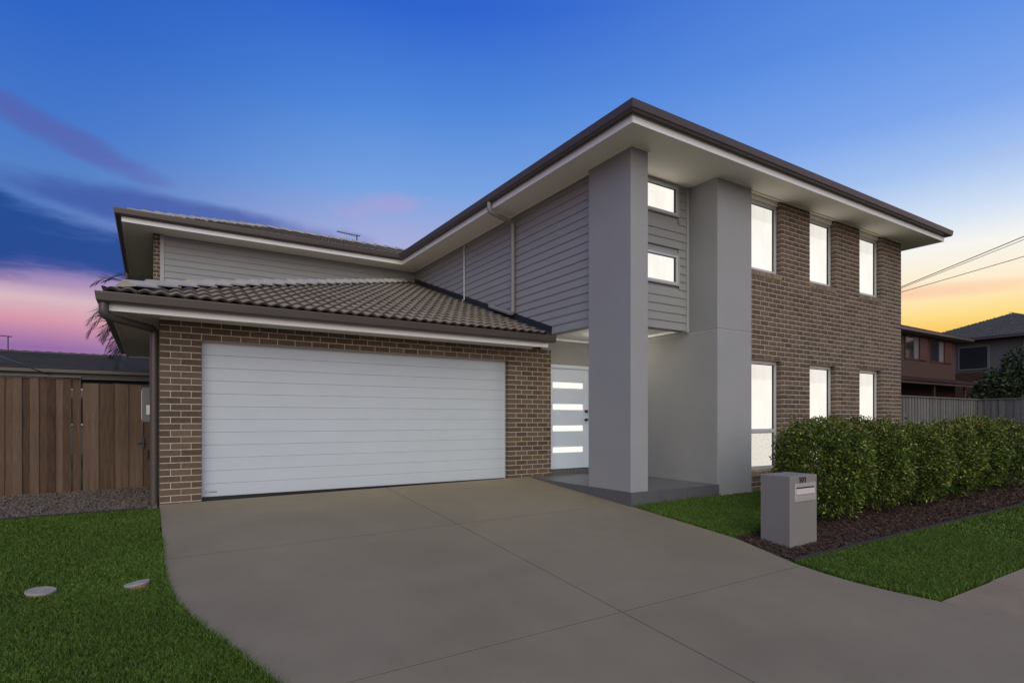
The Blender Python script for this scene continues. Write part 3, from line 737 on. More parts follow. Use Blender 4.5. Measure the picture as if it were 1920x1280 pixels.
# ---- timber fence and gate on the left -----------------------------
def paling_mesh(L, w, mt, seed):
    r = random.Random(seed); h = w/2; m = MB(); t = .014; j = lambda: r.uniform(-.0025, .0025)
    m.add([(-h+j(),0,0),(h+j(),0,0),(h+j(),0,L+j()),(-h+j(),0,L+j()),(-h,t,0),(h,t,0),(h,t,L),(-h,t,L)], [(0,1,2,3),(5,4,7,6),(0,4,5,1),(3,2,6,7),(1,5,6,2),(0,3,7,4)])
    me = bpy.data.meshes.new('paling'); me.from_pydata(m.v, [], m.f); me.materials.append(M_[mt]); return me
FYL = 11.2
zb = -.06
fence = empty('timber_fence', (-3, FYL, zb), 'brown timber paling fence with a pale capping rail, left of the gate', 'fence')
pm = [paling_mesh(1.80, .104, 'paling', k) for k in range(5)]; pm2 = [paling_mesh(1.70, .104, 'paling', 20+k) for k in range(5)]
x = -.935-.055; k = 0
while x > -5.2:
    place('paling', pm[k % 5], (x, FYL+(.0 if k % 2 else .016)-.004*rnd.random(), zb-.01+rnd.uniform(-.006,.004)), fence); x -= .0985 if k else .118; k += 1
for z in (.3, .95, 1.5): box('rail', 'paling', fence, -5.2, -1.06, FYL+.035, FYL+.08, z, z+.08)
box('capping', 'palgrey', fence, -5.25, -.925, FYL-.03, FYL+.07, 1.738, 1.768, .004)
box('post', 'paling', fence, -1.16, -1.07, FYL+.036, FYL+.12, zb-.1, 1.73)
gate = empty('timber_gate', (-.45, FYL, zb), 'brown timber paling side gate between fence and garage wall', 'gate')
x = -.86; k = 0
while x < -.06:
    place('paling', pm2[k % 5], (x, FYL+(.0 if k % 2 else .016), zb+.02+rnd.uniform(-.005,.004)), gate); x += .099; k += 1
for z in (.25, .85, 1.42): box('rail', 'paling', gate, -.90, -.05, FYL+.034, FYL+.07, z, z+.08)
lt = MB().box(-.135, -.10, FYL-.012, FYL-.001, .62, .79).tube([(-.19,FYL-.02,.70),(-.06,FYL-.02,.70)], .008, 8).tube([(-.19,FYL-.02,.70),(-.19,FYL-.045,.70)], .012, 8)
lt.box(-.08, -.045, FYL-.02, FYL-.001, .45, .60)
lt.build('latch', 'steel', gate)
# ---- rear boundary fence on the right (two runs) --------------------
XF, YF = 24.2, 8.0; zr = .12
rf = empty('boundary_fence', (19, YF, zr), 'weathered grey paling fence behind the hedge, running from the house', 'fence')
rf2 = empty('boundary_fence', (XF, 5, zr), 'weathered grey paling fence behind the hedge, turning at the far corner under the bush', 'fence')
pg = [paling_mesh(1.66, .105, 'palgrey', 40+k) for k in range(5)]
for k in range(98):
    place('paling', pg[k % 5], (14.6+k*.098, YF+(.0 if k % 2 else .018), zr), rf)
for k in range(44):
    place('paling', pg[k % 5], (XF-(.0 if k % 2 else .018), YF-.06-k*.098, zr), rf2, -math.pi/2)
box('capping', 'palgrey', rf, 14.5, XF-.05, YF-.04, YF+.07, zr+1.655, zr+1.685)
box('capping', 'palgrey', rf2, XF-.05, XF+.07, 3.6, YF+.07, zr+1.657, zr+1.687)
for z in (.4, 1.4): box('rail', 'palgrey', rf, 14.5, XF, YF+.04, YF+.08, zr+z, zr+z+.08); box('rail', 'palgrey', rf2, XF+.02, XF+.06, 3.6, YF, zr+z, zr+z+.08)
# ---- drain lids in the lawn -----------------------------------------
def lid(x, y, r, tilt, tx_, label):
    z = zg(x, y); a = empty('drain_lid', (x, y, z), label, 'drain lid', 'drain inspection lids in the lawn')
    sg = 28; rot = Matrix.Rotation(tilt, 4, Vector((math.cos(tx_), math.sin(tx_), 0)))
    def disc(prof):
        m = MB(); V = []
        for q, h in prof:
            for k in range(sg):
                p = rot @ Vector((q*math.cos(2*math.pi*k/sg), q*math.sin(2*math.pi*k/sg), h)); V.append((x+p.x, y+p.y, z+p.z))
        n = len(prof); m.add(V, [(i*sg+k, i*sg+(k+1) % sg, (i+1)*sg+(k+1) % sg, (i+1)*sg+k) for i in range(n-1) for k in range(sg)]+[tuple((n-1)*sg+k for k in range(sg))]); return m
    disc([(r*.90,-.06),(r*.92,.024)]).build('riser', 'terra', a)
    disc([(r*.97,.024),(r,.026),(r,.038),(r*.975,.043),(r*.90,.043),(r*.88,.0405),(r*.2,.041)]).build('cover', 'lid', a)
    disc([(r*.30,.041),(r*.30,.0438),(r*.26,.0438),(r*.25,.0415)]).build('ring', 'lid', a)
lid(-.725, 5.68, .098, R(5), 1.0, 'round pale drain lid lying flat in the left lawn, farther from the driveway')
lid(-.095, 5.55, .090, R(-8), 1.0, 'round pale drain lid, tilted, in the left lawn close to the driveway edge')
# ---- grass, beds ------------------------------------------------------
def inside(poly, x, y):
    c = np.zeros(len(x), bool); n = len(poly)
    for i in range(n):
        (x1, y1), (x2, y2) = poly[i], poly[(i+1) % n]
        if y1 == y2: continue
        m = ((y1 > y) != (y2 > y)) & (x < (x2-x1)*(y-y1)/(y2-y1)+x1); c ^= m
    return c
def scatter(poly, dens):
    P = np.array(poly); lo, hi = P.min(0), P.max(0); n = int((hi-lo).prod()*dens)
    x = rng.uniform(lo[0], hi[0], n); y = rng.uniform(lo[1], hi[1], n); k = inside(poly, x, y); return x[k], y[k]
def blades(x, y, hmin, hmax, w):
    n = len(x); z = zgv(x, y)+.0; a = rng.uniform(0, 2*math.pi, n); h = rng.uniform(hmin, hmax, n)
    lean = rng.normal(0, .45, (n, 2))*h[:,None]; ww = w*rng.uniform(.7, 1.3, n)
    ca, sa = np.cos(a)*ww/2, np.sin(a)*ww/2
    b1 = np.stack([x-ca, y-sa, z-.006], 1); b2 = np.stack([x+ca, y+sa, z-.006], 1)
    m1 = np.stack([x-ca*.8+lean[:,0]*.45, y-sa*.8+lean[:,1]*.45, z+h*.6], 1); m2 = np.stack([x+ca*.8+lean[:,0]*.45, y+sa*.8+lean[:,1]*.45, z+h*.6], 1)
    t = np.stack([x+lean[:,0]*1.15, y+lean[:,1]*1.15, z+h*.95], 1)
    V = np.stack([b1, b2, m2, t, m1], 1).reshape(-1, 3); k = np.arange(n)[:,None]*5
    F4 = np.concatenate([k+0, k+1, k+2, k+4], 1); F3 = np.concatenate([k+4, k+2, k+3], 1)
    return V, np.concatenate([np.concatenate([k+0, k+1, k+2], 1), np.concatenate([k+0, k+2, k+4], 1), F3])
EDGE_L = [(p[0]-.01, p[1]) for p in DRIVE_L if 2.2 < p[1] < 8.4]
LAWN_L = [(-5.5,2.21),(.87,2.21)]+[(p[0]-.015, p[1]) for p in reversed(DRIVE_L) if 2.25 < p[1] < 8.3]+[(.08,8.36),(-5.5,8.44)]
LAWN_R = [(5.90,4.38),(7.05,4.38),(7.5,4.9),(8.2,5.1),(9.4,5.2),(9.4,6.0),(7.9,6.0),(5.90,5.99)]
VERGE = [(5.86,2.23),(18,2.21),(18,3.44),(5.70,3.44),(5.66,3.2),(5.655,2.9),(5.74,2.54)]
def lawn(poly, label, parts, hr=(.020,.040), w=.0062):
    base = MB().prism(poly, lambda x,y: zg(x,y)-.048, lambda x,y: zg(x,y)-.003)
    Vs, Fs = [], []; k = 0
    for (sub, dens, wmul) in parts:
        x, y = scatter(sub, dens); ins = inside(poly, x, y); x, y = x[ins], y[ins]
        V, F_ = blades(x, y, *hr, w*wmul); Vs.append(V); Fs.append(F_+k); k += len(V)
    me, c = npmesh('lawn', np.concatenate(Vs), np.concatenate(Fs), 'grass')
    o = place('lawn', me, c); tag(o, label, 'grass', kind='stuff')
    b = base.build('turf_base', 'turf', o); return o
rect = lambda a, b, c, d: [(a,c),(b,c),(b,d),(a,d)]
lawn(LAWN_L, 'short green lawn left of the driveway, around the drain lids', [(rect(-1.6,.95,2.9,5.6), 21000, .85), (rect(-2.4,.2,5.6,8.45), 14000, 1.1), (rect(-5.5,-1.6,2.2,5.6), 2500, 1.6), (rect(-5.5,-2.4,5.6,8.45), 2500, 1.6), (rect(-1.6,.95,2.2,2.9), 4000, 1.4)])
lawn(LAWN_R, 'small green lawn between the driveway, the porch and the letterbox', [(rect(5.85,9.4,4.3,6.0), 13000, 1.1)])
lawn(VERGE, 'green grass verge in front of the hedge, beside the footpath', [(rect(5.6,9.0,2.2,3.45), 16000, 1.0), (rect(9.0,18,2.2,3.45), 4000, 1.6)])
# longer tufts along the drive's edge
xs_, ys_ = [], []
for (p, q) in zip(EDGE_L[:-1], EDGE_L[1:]):
    n = int(math.dist(p, q)*420); t = rng.uniform(0, 1, n); off = rng.normal(-.012, .012, n)
    xs_.append(p[0]+(q[0]-p[0])*t+off); ys_.append(p[1]+(q[1]-p[1])*t)
for poly in ([(5.885,5.98),(5.895,4.4)], [(5.70,3.42),(5.655,3.1),(5.66,2.85),(5.74,2.54),(5.86,2.24)], [(5.9,2.225),(12,2.22)], [(5.9,6.0),(7.85,6.01)]):
    for (p, q) in zip(poly[:-1], poly[1:]):
        n = int(math.dist(p, q)*260); t = rng.uniform(0, 1, n); off = rng.normal(.012, .012, n); xs_.append(p[0]+(q[0]-p[0])*t+off); ys_.append(p[1]+(q[1]-p[1])*t+(off if abs(q[1]-p[1]) < .05 else 0))
V, F_ = blades(np.concatenate(xs_), np.concatenate(ys_), .03, .075, .006)
me, c = npmesh('grass_fringe', V, F_, 'grass'); tag(place('grass_fringe', me, c), 'ragged fringe of longer grass along the concrete edges', 'grass', kind='stuff')
# gravel bed by the fence
GB = [(-5.5,8.46),(.08,8.38),(.08,FYL+.3),(-5.5,FYL+.3)]
gb = MB().prism(GB, lambda x,y: zg(x,y)-.049, lambda x,y: zg(x,y)-.012).build('gravel_bed', 'soil'); struct(gb)
def stones(name, poly, dens, smin, smax, mt, label, cat, flat=.6, dz=0.):
    x, y = scatter(poly, dens); n = len(x); s_ = rng.uniform(smin, smax, n)
    o8 = np.array([(1,0,0),(-1,0,0),(0,1,0),(0,-1,0),(0,0,1),(0,0,-1)], float)
    V = o8[None]*s_[:,None,None]*rng.uniform(.6, 1.2, (n,6,1)); V[:,:,2] *= flat
    a = rng.uniform(0, 6.28, n); ca, sa = np.cos(a)[:,None], np.sin(a)[:,None]
    X = V[:,:,0]*ca-V[:,:,1]*sa+x[:,None]+V[:,:,2]*.5; Y = V[:,:,0]*sa+V[:,:,1]*ca+y[:,None]; Z = V[:,:,2]+zgv(x, y)[:,None]+dz+V[:,:,0]*.3
    F8 = np.array([(0,2,4),(2,1,4),(1,3,4),(3,0,4),(2,0,5),(1,2,5),(3,1,5),(0,3,5)])
    F_ = (F8[None]+np.arange(n)[:,None,None]*6).reshape(-1, 3)
    me, c = npmesh(name, np.stack([X, Y, Z], 2).reshape(-1, 3), F_, mt); return tag(place(name, me, c), label, cat, kind='stuff')
stones('gravel', [(-2.9,8.46),(.06,8.42),(.06,FYL+.1),(-2.9,FYL+.1)], 1500, .010, .024, 'gravel', 'loose grey-brown gravel in front of the timber fence', 'gravel')
MUL = [(5.72,3.49),(16,3.47),(16,5.4),(9.4,5.4),(9.4,5.18),(8.2,5.08),(7.5,4.88),(7.05,4.36),(5.92,4.36),(5.91,4.3),(5.79,3.85)]
mu = MB().prism(MUL, lambda x,y: zg(x,y)-.049, lambda x,y: zg(x,y)-.010).build('garden_bed', 'soil'); struct(mu)
def chips(poly, dens, smin, smax):
    x, y = scatter(poly, dens); n = len(x); L = rng.uniform(smin, smax, n); w = L*rng.uniform(.2, .5, n); a = rng.uniform(0, 6.28, n); p = rng.normal(0, .35, n); ro = rng.normal(0, .5, n)
    d = np.stack([np.cos(a)*np.cos(p), np.sin(a)*np.cos(p), np.sin(p)], 1)*L[:,None]/2; s_ = np.stack([-np.sin(a)*np.cos(ro), np.cos(a)*np.cos(ro), np.sin(ro)], 1)*w[:,None]/2
    c = np.stack([x, y, zgv(x, y)+rng.uniform(-.006,.016, n)], 1)
    V = np.stack([c-d-s_, c+d-s_*.6, c+d*.9+s_, c-d*.8+s_*.7], 1).reshape(-1, 3); return V, (np.arange(n)[:,None]*4+np.array([[0,1,2,3]]))
Va, Fa = chips([(5.74,3.5),(10,3.48),(10,4.5),(7.0,4.6),(6.9,4.36),(5.92,4.34),(5.8,3.85)], 3800, .015, .05)
Vb, Fb = chips([(10,3.48),(15.5,3.48),(15.5,4.5),(10,4.5)], 1500, .03, .07)
me, c = npmesh('bark_mulch', np.concatenate([Va, Vb]), np.concatenate([Fa, Fb+len(Va)]), 'mulch'); tag(place('bark_mulch', me, c), 'dark red-brown bark mulch around the letterbox and under the hedge', 'mulch', kind='stuff')
stones('pebbles', [(7.86,5.985),(8.78,5.985),(8.78,6.035),(7.86,6.035)], 900, .010, .022, 'lid', 'thin line of pale pebbles at the foot of the grey pier', 'pebbles', .7, .012)
stones('litter', [(6.9,3.55),(13,3.55),(13,3.95),(6.9,3.95)], 16, .008, .016, 'lid', 'few pale scattered specks of leaf litter under the hedge', 'leaf litter', .3, .012)
# garden edging strips
def edging(pts, label):
    m = MB(); P = pts; w = .018
    V = []
    for (x, y) in P: V += [(x, y-w, zg(x,y)-.04), (x, y-w, zg(x,y)+.032), (x, y+w, zg(x,y)+.032), (x, y+w, zg(x,y)-.04)]
    n = len(P); m.add(V, [(i*4+j, i*4+(j+1) % 4, i*4+4+(j+1) % 4, i*4+4+j) for i in range(n-1) for j in range(4)]+[(0,1,2,3),(4*n-1,4*n-2,4*n-3,4*n-4)])
    tag(m.build('garden_edging', 'edging'), label, 'edging', 'dark garden edging strips')
edging([(5.71+.12*k, 3.462+.008*math.sin(k*.7)) for k in range(95)], 'dark curved edging strip between the hedge bed and the grass verge')
edging([(-5.5+.14*k, 8.44-.0115*.14*k*1.0+.004*math.sin(k*.8)) for k in range(40)], 'dark edging strip between the gravel bed and the left lawn')

# ---- leaves -----------------------------------------------------------
def leaf_cloud(P, Nn, size, cols, spread=.9):
    n = len(P); d = Nn + rng.normal(0, spread, (n,3)); d /= np.linalg.norm(d, axis=1)[:,None]+1e-9
    r = rng.normal(0, 1, (n,3)); s_ = np.cross(d, r); s_ /= np.linalg.norm(s_, axis=1)[:,None]+1e-9; u = np.cross(s_, d)
    # blade lies across d: long axis t, side s_, face normal u
    L = size*rng.uniform(.65, 1.3, n); w = L*rng.uniform(.36, .5, n)
    base = P; tip = P+d*L[:,None]-np.array([0,0,1])*(L*.15)[:,None]; mid = P+d*(L*.45)[:,None]
    V = np.stack([base, mid-s_*(w/2)[:,None]+u*(w*.18)[:,None], tip, mid+s_*(w/2)[:,None]+u*(w*.18)[:,None]], 1)
    return V.reshape(-1,3), np.arange(n)[:,None]*4+np.array([[0,1,2,3]]), np.repeat(cols, 4, 0)
def palette(n, stops, wts):
    k = rng.choice(len(stops), n, p=np.array(wts)/sum(wts)); return np.array(stops)[k]*rng.uniform(.75, 1.25, (n,1))
# ---- hedge: a row of six clipped shrubs --------------------------------
HLAB = ['clipped green hedge shrub right behind the letterbox', 'second clipped hedge shrub from the letterbox', 'third clipped hedge shrub from the letterbox', 'fourth clipped hedge shrub from the letterbox', 'fifth clipped hedge shrub from the letterbox', 'sixth hedge shrub from the letterbox, reddish at the top, at the right edge']
def nz3(p, s, seed):
    q = p*s+seed; return np.sin(q[:,0]*1.7+2.1*np.sin(q[:,1]*1.3))*np.sin(q[:,1]*2.1+1.7*np.sin(q[:,2]*1.1))*.6+np.sin(q[:,2]*2.7+q[:,0]*1.9)*.4
for i in range(6):
    cx = 8.02+i*1.26; cy = 4.42+.03*math.sin(i*2.1); zb = zg(cx, cy); ztop = 1.03+.06*math.sin(i*1.7+.6)
    hx, hy, hz = .69, .54, (ztop-zb)/2; cz = zb+hz
    sh_ = empty('hedge_shrub', (cx, cy, zb), HLAB[i], 'hedge', 'clipped hedge shrubs along the front garden')
    n = 21000 if i < 3 else 12000
    d = rng.normal(0, 1, (n*2,3)); d /= np.linalg.norm(d, axis=1)[:,None]
    ex = 2.7; k = (np.abs(d)**ex).sum(1)**(-1/ex); sp = d*k[:,None]
    rad = 1-np.abs(rng.normal(0, .10, len(sp)))*1.0; rad = np.where(rng.uniform(0,1,len(sp)) < .30, rng.uniform(.5,.95,len(sp)), rad)
    bumps = 1+.10*nz3(sp, 3.1, i*3.3)+.09*nz3(sp, 7., i*1.3)
    P = sp*(rad*bumps)[:,None]*np.array([hx, hy, hz])
    low = np.clip((P[:,2]/hz+1)/.95, 0, 1); fr = np.clip(-P[:,1]/hy*1.6, 0, 1); P[:,0] *= 1-(.46-.46*low)*fr; P[:,1] *= .90+.10*low
    keep = rng.uniform(0,1,len(P)) < (.12+.88*np.clip((P[:,2]/hz+.92)/.35, 0, 1)); P = P[keep]; d = d[keep]; rad = rad[keep]
    P = P[:n]; d = d[:n]; rad = rad[:n]
    q_ = n//5; inner = np.stack([rng.uniform(-.66,.66,q_), rng.uniform(.0,.34,q_), rng.uniform(-.72,.86,q_)*hz], 1)
    P = np.concatenate([P, inner]); d = np.concatenate([d, rng.normal(0,.6,(q_,3))]); n = len(P)
    W_ = P+np.array([cx, cy, cz])
    cols = palette(n, [(.048,.090,.010),(.082,.130,.014),(.030,.058,.010),(.240,.270,.050),(.170,.125,.035)], [5,5,3.5,2.2,.7])  # brightest yellow-green tone paints highlight specks into the leaf colour
    top = (P[:,2] > hz*.72) & (rng.uniform(0,1,n) < .55)
    fresh = palette(n, [(.200,.205,.040),(.140,.165,.035),(.15,.085,.035),(.17,.06,.03)], [4,4,1+(i > 3)*2.5,.3+(i > 4)*4])
    clump = nz3(W_, 4.0, 1.) > .1
    cols = np.where((top & clump)[:,None], fresh, cols)
    N_ = d*np.array([.8,.8,.6])+np.array([0,0,.35])
    V, F_, C_ = leaf_cloud(W_, N_, .046 if i < 3 else .058, cols, .75)
    me, c = npmesh('crown', V, F_, 'leaf', C_); place('crown', me, c, sh_)
    st = MB()
    for q in range(7):
        a = 2*math.pi*q/7; b0 = Vector((cx+.10*math.cos(a), cy+.08*math.sin(a), zb-.05)); e_ = Vector((cx+.45*math.cos(a)*rnd.uniform(.7,1.1), cy+.38*math.sin(a), zb+.75+rnd.uniform(-.1,.2)))
        st.tube([b0, b0.lerp(e_, .45)+Vector((0,0,.05)), e_], [.014,.010,.005], 6)
    st.build('stems', 'bark', sh_)
    # stray shoots standing out of the clipped top
    ns = 26; sx_ = rng.uniform(-hx*.85, hx*.85, ns)+cx; sy_ = rng.uniform(-hy*.7, hy*.7, ns)+cy; hh_ = rng.uniform(.05, .15, ns)
    t_ = rng.uniform(0, 1, (ns, 12)); PP = np.stack([(sx_[:,None]+t_*.02*np.sin(sx_*40)[:,None]), sy_[:,None]+t_*.015, (ztop-.10+t_*(hh_[:,None]+.06))], 2).reshape(-1,3)
    V, F_, C_ = leaf_cloud(PP, np.tile(np.array([0,0,.6]), (len(PP),1)), .042, palette(len(PP), [(.15,.165,.035),(.09,.12,.03),(.17,.10,.04)], [4,4,1]), .7)
    me, c = npmesh('shoots', V, F_, 'leaf', C_); place('shoots', me, c, sh_)['kind'] = 'stuff'
# ---- bush by the far corner --------------------------------------------
def tree(name, base, crowns, label, n, size, stops, wts, trunk_r=.09, cat='tree'):
    t = empty(name, base, label, cat); b = Vector(base); tb = MB()
    cs = [Vector(q[0]) for q in crowns]; top = sum(cs, Vector())/len(cs)
    tb.tube([b-Vector((0,0,.2)), b.lerp(top, .3)+Vector((.05,.03,0)), b.lerp(top, .6)], [trunk_r, trunk_r*.8, trunk_r*.5], 9)
    for c_ in cs: tb.tube([b.lerp(top, .35), b.lerp(c_, .7)+Vector((0,0,-.1)), c_], [trunk_r*.5, trunk_r*.3, trunk_r*.1], 6)
    tb.build('trunk', 'bark', t)
    Ps, Ns = [], []
    tot = sum(q[1]**2 for q in crowns)
    for (c_, r) in crowns:
        m = int(n*r*r/tot); d = rng.normal(0,1,(m,3)); d /= np.linalg.norm(d, axis=1)[:,None]
        rr = r*np.clip(1-np.abs(rng.normal(0,.22,m)), .2, 1.1)*(1+.16*nz3(d, 3.3, r*7)+.10*nz3(d, 7.7, r))
        Ps.append(d*rr[:,None]*np.array([1,1,.85])+np.array(c_)); Ns.append(d)
    P = np.concatenate(Ps); N_ = np.concatenate(Ns)
    g_ = nz3(P, 2.6/max(.4, crowns[0][1]), 5.) > -.45; P, N_ = P[g_], N_[g_]
    V, F_, C_ = leaf_cloud(P, N_*.8+np.array([0,0,.3]), size, palette(len(P), stops, wts), .8)
    me, c = npmesh('crown', V, F_, 'leaf', C_); place('crown', me, c, t); return t
tree('garden_tree', (32.3, 8.5, -.0), [((30.7,9.2,1.7),1.25),((31.4,8.9,2.3),1.5),((32.6,8.1,2.6),1.5),((32.4,8.7,3.4),1.1),((33.8,7.5,3.6),1.4),((34.1,7.8,2.0),1.5)], 'dense dark green bushy tree behind the corner of the grey fence', 26000, .17,
     [(.030,.048,.018),(.042,.062,.020),(.024,.038,.016),(.060,.072,.024)], [5,4,3,1])
# ---- palm behind the gate ----------------------------------------------
PB = (.5, 21.7, -.05)
palm = empty('palm_tree', PB, 'dark feathery palm behind the side gate, fronds arching past the eave', 'palm')
pc_ = Vector((.47, 21.6, 4.3))
MB().tube([PB, (.49,21.7,2.0), pc_], [.20,.17,.15], 12).build('trunk', 'bark', palm)
def frond(az_, elv, L, droop, seed):
    r = random.Random(seed); pts = []; n = 14; d = Vector((math.cos(az_)*math.cos(elv), math.sin(az_)*math.cos(elv), math.sin(elv))); p = pc_.copy(); pts.append(p.copy())
    for k in range(n):
        d = (d+Vector((0,0,-droop*(k+2)/n/7))).normalized(); p = p+d*(L/n); pts.append(p.copy())
    m = MB(); m.tube(pts, [.016*(1-.85*k/n) for k in range(n+1)], 5)
    for k in range(54):
        t = .10+.90*k/54; f = t*n; i = min(int(f), n-1); q = pts[i].lerp(pts[i+1], f-i); tg = (pts[i+1]-pts[i]).normalized(); s_ = tg.cross(Vector((0,0,1))).normalized(); ll = L*.22*math.sin(math.pi*min(1, .18+t*.82))**.6+.05
        for sg_ in (-1, 1):
            dd = (s_*sg_*.8+tg*.75+Vector((0,0,.28-.5*r.random()))).normalized(); e_ = q+dd*ll*r.uniform(.8,1.1)-Vector((0,0,.05)); md = q.lerp(e_, .5)+Vector((0,0,.01)); wv = tg*.019
            m.add([q-wv*.5, md-wv, e_, md+wv, q+wv*.5], [(0,1,2,3,4)])
    return m.build('frond', 'palm', palm, recalc=False)
M_['palm'] = mat('palm leaf', (.022,.030,.018), .5, .2, 6, isl=.3)
for k in range(12):
    frond(2.35+k*.165, R((70, 15, 48, -5, 30, 60)[k % 6]), 2.35+.45*((k*5) % 7)/7, 1.7+.8*((k*3) % 5)/5, 50+k)
for k in range(16):
    frond(2.3+k*2.399, R(62-58*((k*7) % 22)/22), 2.3+.5*((k*5) % 7)/7, 1.3+.9*((k*3) % 5)/5, k)
# ---- neighbours ----------------------------------------------------------
nl = empty('neighbour_house', (-6, 27, 0), 'low single-storey house with a dark tiled roof behind the left fence', 'house')
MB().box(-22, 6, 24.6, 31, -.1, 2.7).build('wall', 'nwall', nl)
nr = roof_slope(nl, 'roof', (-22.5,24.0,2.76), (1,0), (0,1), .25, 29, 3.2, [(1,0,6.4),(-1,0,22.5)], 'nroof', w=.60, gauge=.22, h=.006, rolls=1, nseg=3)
MB().add([(-22.5,27.2,3.56),(6.4,27.2,3.56),(6.4,31.4,2.5),(-22.5,31.4,2.5)], [(0,1,2,3)]).build('back_roof', 'nroof', nl)
box('gutter', 'gutter', nl, -22.5, 6.4, 23.87, 24.0, 2.65, 2.76); box('fascia', 'nwall', nl, -22.5, 6.4, 24.0, 24.05, 2.45, 2.73)
for xa in (-6.5, -3.4, -1.0):
    wd_ = box('window', 'frame', nl, xa, xa+1.5, 24.56, 24.6, .9, 2.15); box('pane', 'glassdark', wd_, xa+.05, xa+1.45, 24.55, 24.558, .95, 2.1)
caps(nr, (-22,27.2,3.58), (6.3,27.2,3.58), 'nroof', joined=True)
pv = empty('pergola', (-2.9, 17.5, 0), 'dark low shed roof edge rising above the fence at the far left', 'shed')
MB().add([(-6,16.5,2.55),(-3.05,16.5,2.55),(-1.95,16.5,2.12),(-6,18.5,2.75),(-3.3,18.5,2.75),(-1.95,18.5,2.12)], [(0,1,4,3),(1,2,5,4)]).build('roof', 'nroof', pv)
MB().box(-6,-2.05,16.6,18.4,-.05,2.06).build('wall', 'nwall', pv)
# red-brick house
rh = empty('neighbour_house', (36, 19, 0), 'red brick two-storey house with brown shutters beyond the grey fence', 'house')
RYH = 15.3
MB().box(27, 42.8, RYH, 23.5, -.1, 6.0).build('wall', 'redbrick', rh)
courses = MB()
for k in range(60): courses.box(27, 42.8, RYH-.004, RYH, .45+k*.0905, .45+k*.0905+.012)
o = courses.build('mortar_lines', 'redmortar', rh); o['kind'] = 'stuff'
rr_ = roof_slope(rh, 'roof', (26.3,14.7,6.12), (1,0), (0,1), .37, 17.2, 4.7, [(1,1,58.2),(-1,0,-26.3)], 'redroof')
roof_slope(rh, 'roof', (43.5,14.7,6.12), (0,1), (-1,0), .37, 9.4, 4.7, [(-1,-1,-58.2),(-1,1,-19.4)], 'redroof')
MB().add([(43.5,24.1,6.1),(26.3,24.1,6.1),(26.3,19.4,7.8),(38.8,19.4,7.8)], [(0,1,2,3)]).build('back_roof', 'redroof', rh)
MB().sweep([(26.3,14.7),(43.5,14.7),(43.5,24)], [(0,5.98),(.12,5.98),(.12,6.12),(0,6.12)]).build('gutter', 'gutter', rh)
MB().box(26.4,43.4,14.75,RYH,5.94,5.97).build('eave_lining', 'curtain', rh)
for xa, xb in ((36.05,38.75),(39.25,42.15)):
    wd_ = box('window', 'shutter', rh, xa, xb, RYH-.05, RYH, 4.55, 5.9)
    L_ = (xb-xa)
    box('pane', 'glassdark', wd_, xa+.08, xa+L_*.36, RYH-.062, RYH-.052, 4.62, 5.84); box('pane', 'curtain', wd_, xa+L_*.39, xa+L_*.58, RYH-.062, RYH-.052, 4.62, 5.84)
    box('shutter', 'shutter', wd_, xa+L_*.64, xb-.02, RYH-.09, RYH-.052, 4.58, 5.88)
vr = roof_slope(rh, 'verandah_roof', (27,13.4,3.05), (1,0), (0,1), .25, 16.6, 1.9, [(1,0,43.6),(-1,0,-27)], 'redroof')
MB().box(27,43.6,13.30,13.40,2.93,3.03).build('gutter', 'redroof', rh)
MB().box(27,43.5,13.45,15.2,-.1,.02).build('verandah_floor', 'path', rh)
for k in range(5): box('post', 'shutter', rh, 27.4+k*3.9, 27.5+k*3.9, 13.5, 13.6, 0, 2.95)
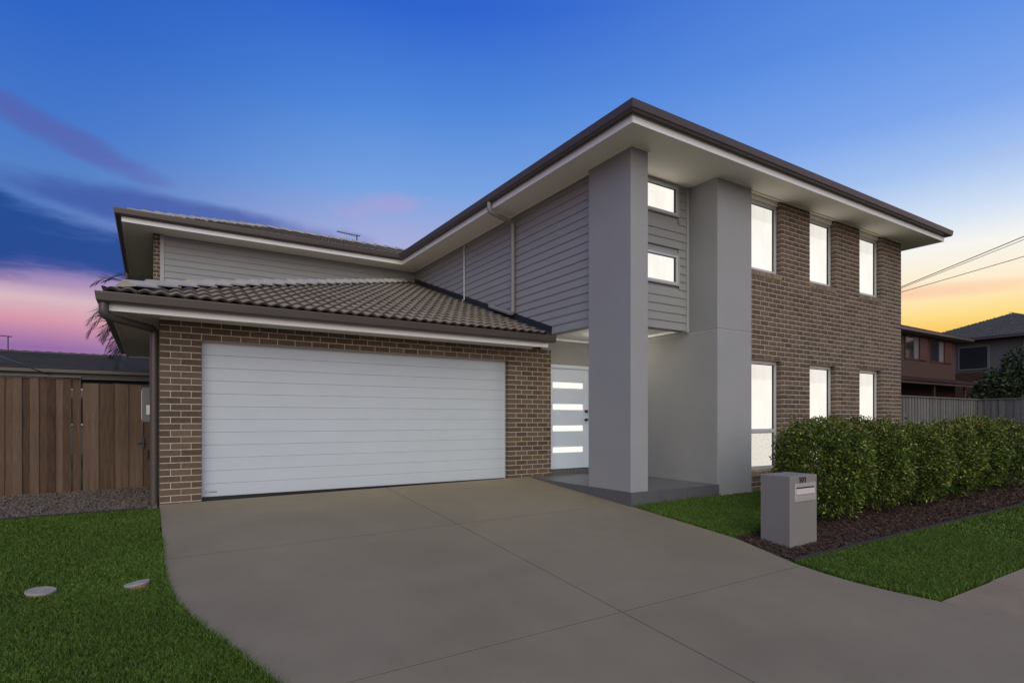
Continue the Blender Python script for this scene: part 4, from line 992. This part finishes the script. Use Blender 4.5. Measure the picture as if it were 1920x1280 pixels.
# grey house
gh = empty('neighbour_house', (53, 15, 0), 'grey two-storey house with a dark hipped tile roof at the far right', 'house')
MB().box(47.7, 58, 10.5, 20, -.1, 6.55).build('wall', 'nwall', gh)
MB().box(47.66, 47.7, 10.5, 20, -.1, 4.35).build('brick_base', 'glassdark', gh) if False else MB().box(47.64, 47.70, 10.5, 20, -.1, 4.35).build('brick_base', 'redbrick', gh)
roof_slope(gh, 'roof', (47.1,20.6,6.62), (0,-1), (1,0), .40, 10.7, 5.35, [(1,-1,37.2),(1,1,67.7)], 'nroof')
roof_slope(gh, 'roof', (47.1,9.9,6.62), (1,0), (0,1), .40, 11.5, 5.35, [(-1,1,-37.2),(1,1,68.5)], 'nroof')
MB().sweep([(47.1,20.6),(47.1,9.9),(58.6,9.9)], [(0,6.48),(.12,6.48),(.12,6.62),(0,6.62)]).build('gutter', 'gutter', gh)
for ya in (15.1, 11.6):
    wd_ = box('window', 'curtain', gh, 47.62, 47.70, ya, ya+1.75, 4.5, 6.15); box('pane', 'glassdark', wd_, 47.60, 47.615, ya+.1, ya+1.65, 4.6, 6.05)
# ---- power cables ---------------------------------------------------------
def cable(a, b, sag, r, label):
    a, b = Vector(a), Vector(b); n = 24
    tag(MB().tube([a.lerp(b, k/n)-Vector((0,0,sag*4*(k/n)*(1-k/n))) for k in range(n+1)], r, 6).build('power_cable', 'cable'), label, 'cable', 'power cables')
cable((27.70,14.58,6.20), (24.18,-2.0,9.47), .05, .015, 'upper of the power cables crossing the sky right of the house')
cable((27.74,14.58,6.20), (24.55,-2.0,9.40), .07, .010, 'thin cable just below the upper power cable right of the house')
cable((27.66,14.58,6.32), (25.05,-2.0,7.98), .08, .012, 'lowest power cable, nearly level, right of the house')
MB().box(27.58,27.82,14.56,14.72,6.12,6.36).build('cable_bracket', 'steel', rh)
pp = empty('power_pole', (24.5,-2.12,zg(24.5,-2.1)), 'tall timber power pole with a crossarm beside the footpath', 'power pole')
MB().tube([(24.5,-2.12,zg(24.5,-2.1)-.5),(24.5,-2.12,4.5),(24.5,-2.12,9.9)], [.16,.14,.11], 14).build('shaft', 'palgrey', pp)
MB().box(23.9,25.1,-2.01,-1.93,9.22,9.34).build('crossarm', 'palgrey', pp)
for (x_, z_) in ((24.18,9.34),(24.55,9.27)): MB().tube([(x_,-1.99,z_),(x_,-1.99,z_+.13)], [.045,.03], 10).build('insulator', 'whitebox', pp)
MB().box(24.5,25.1,-2.05,-1.99,7.90,7.96).build('bracket', 'steel', pp)
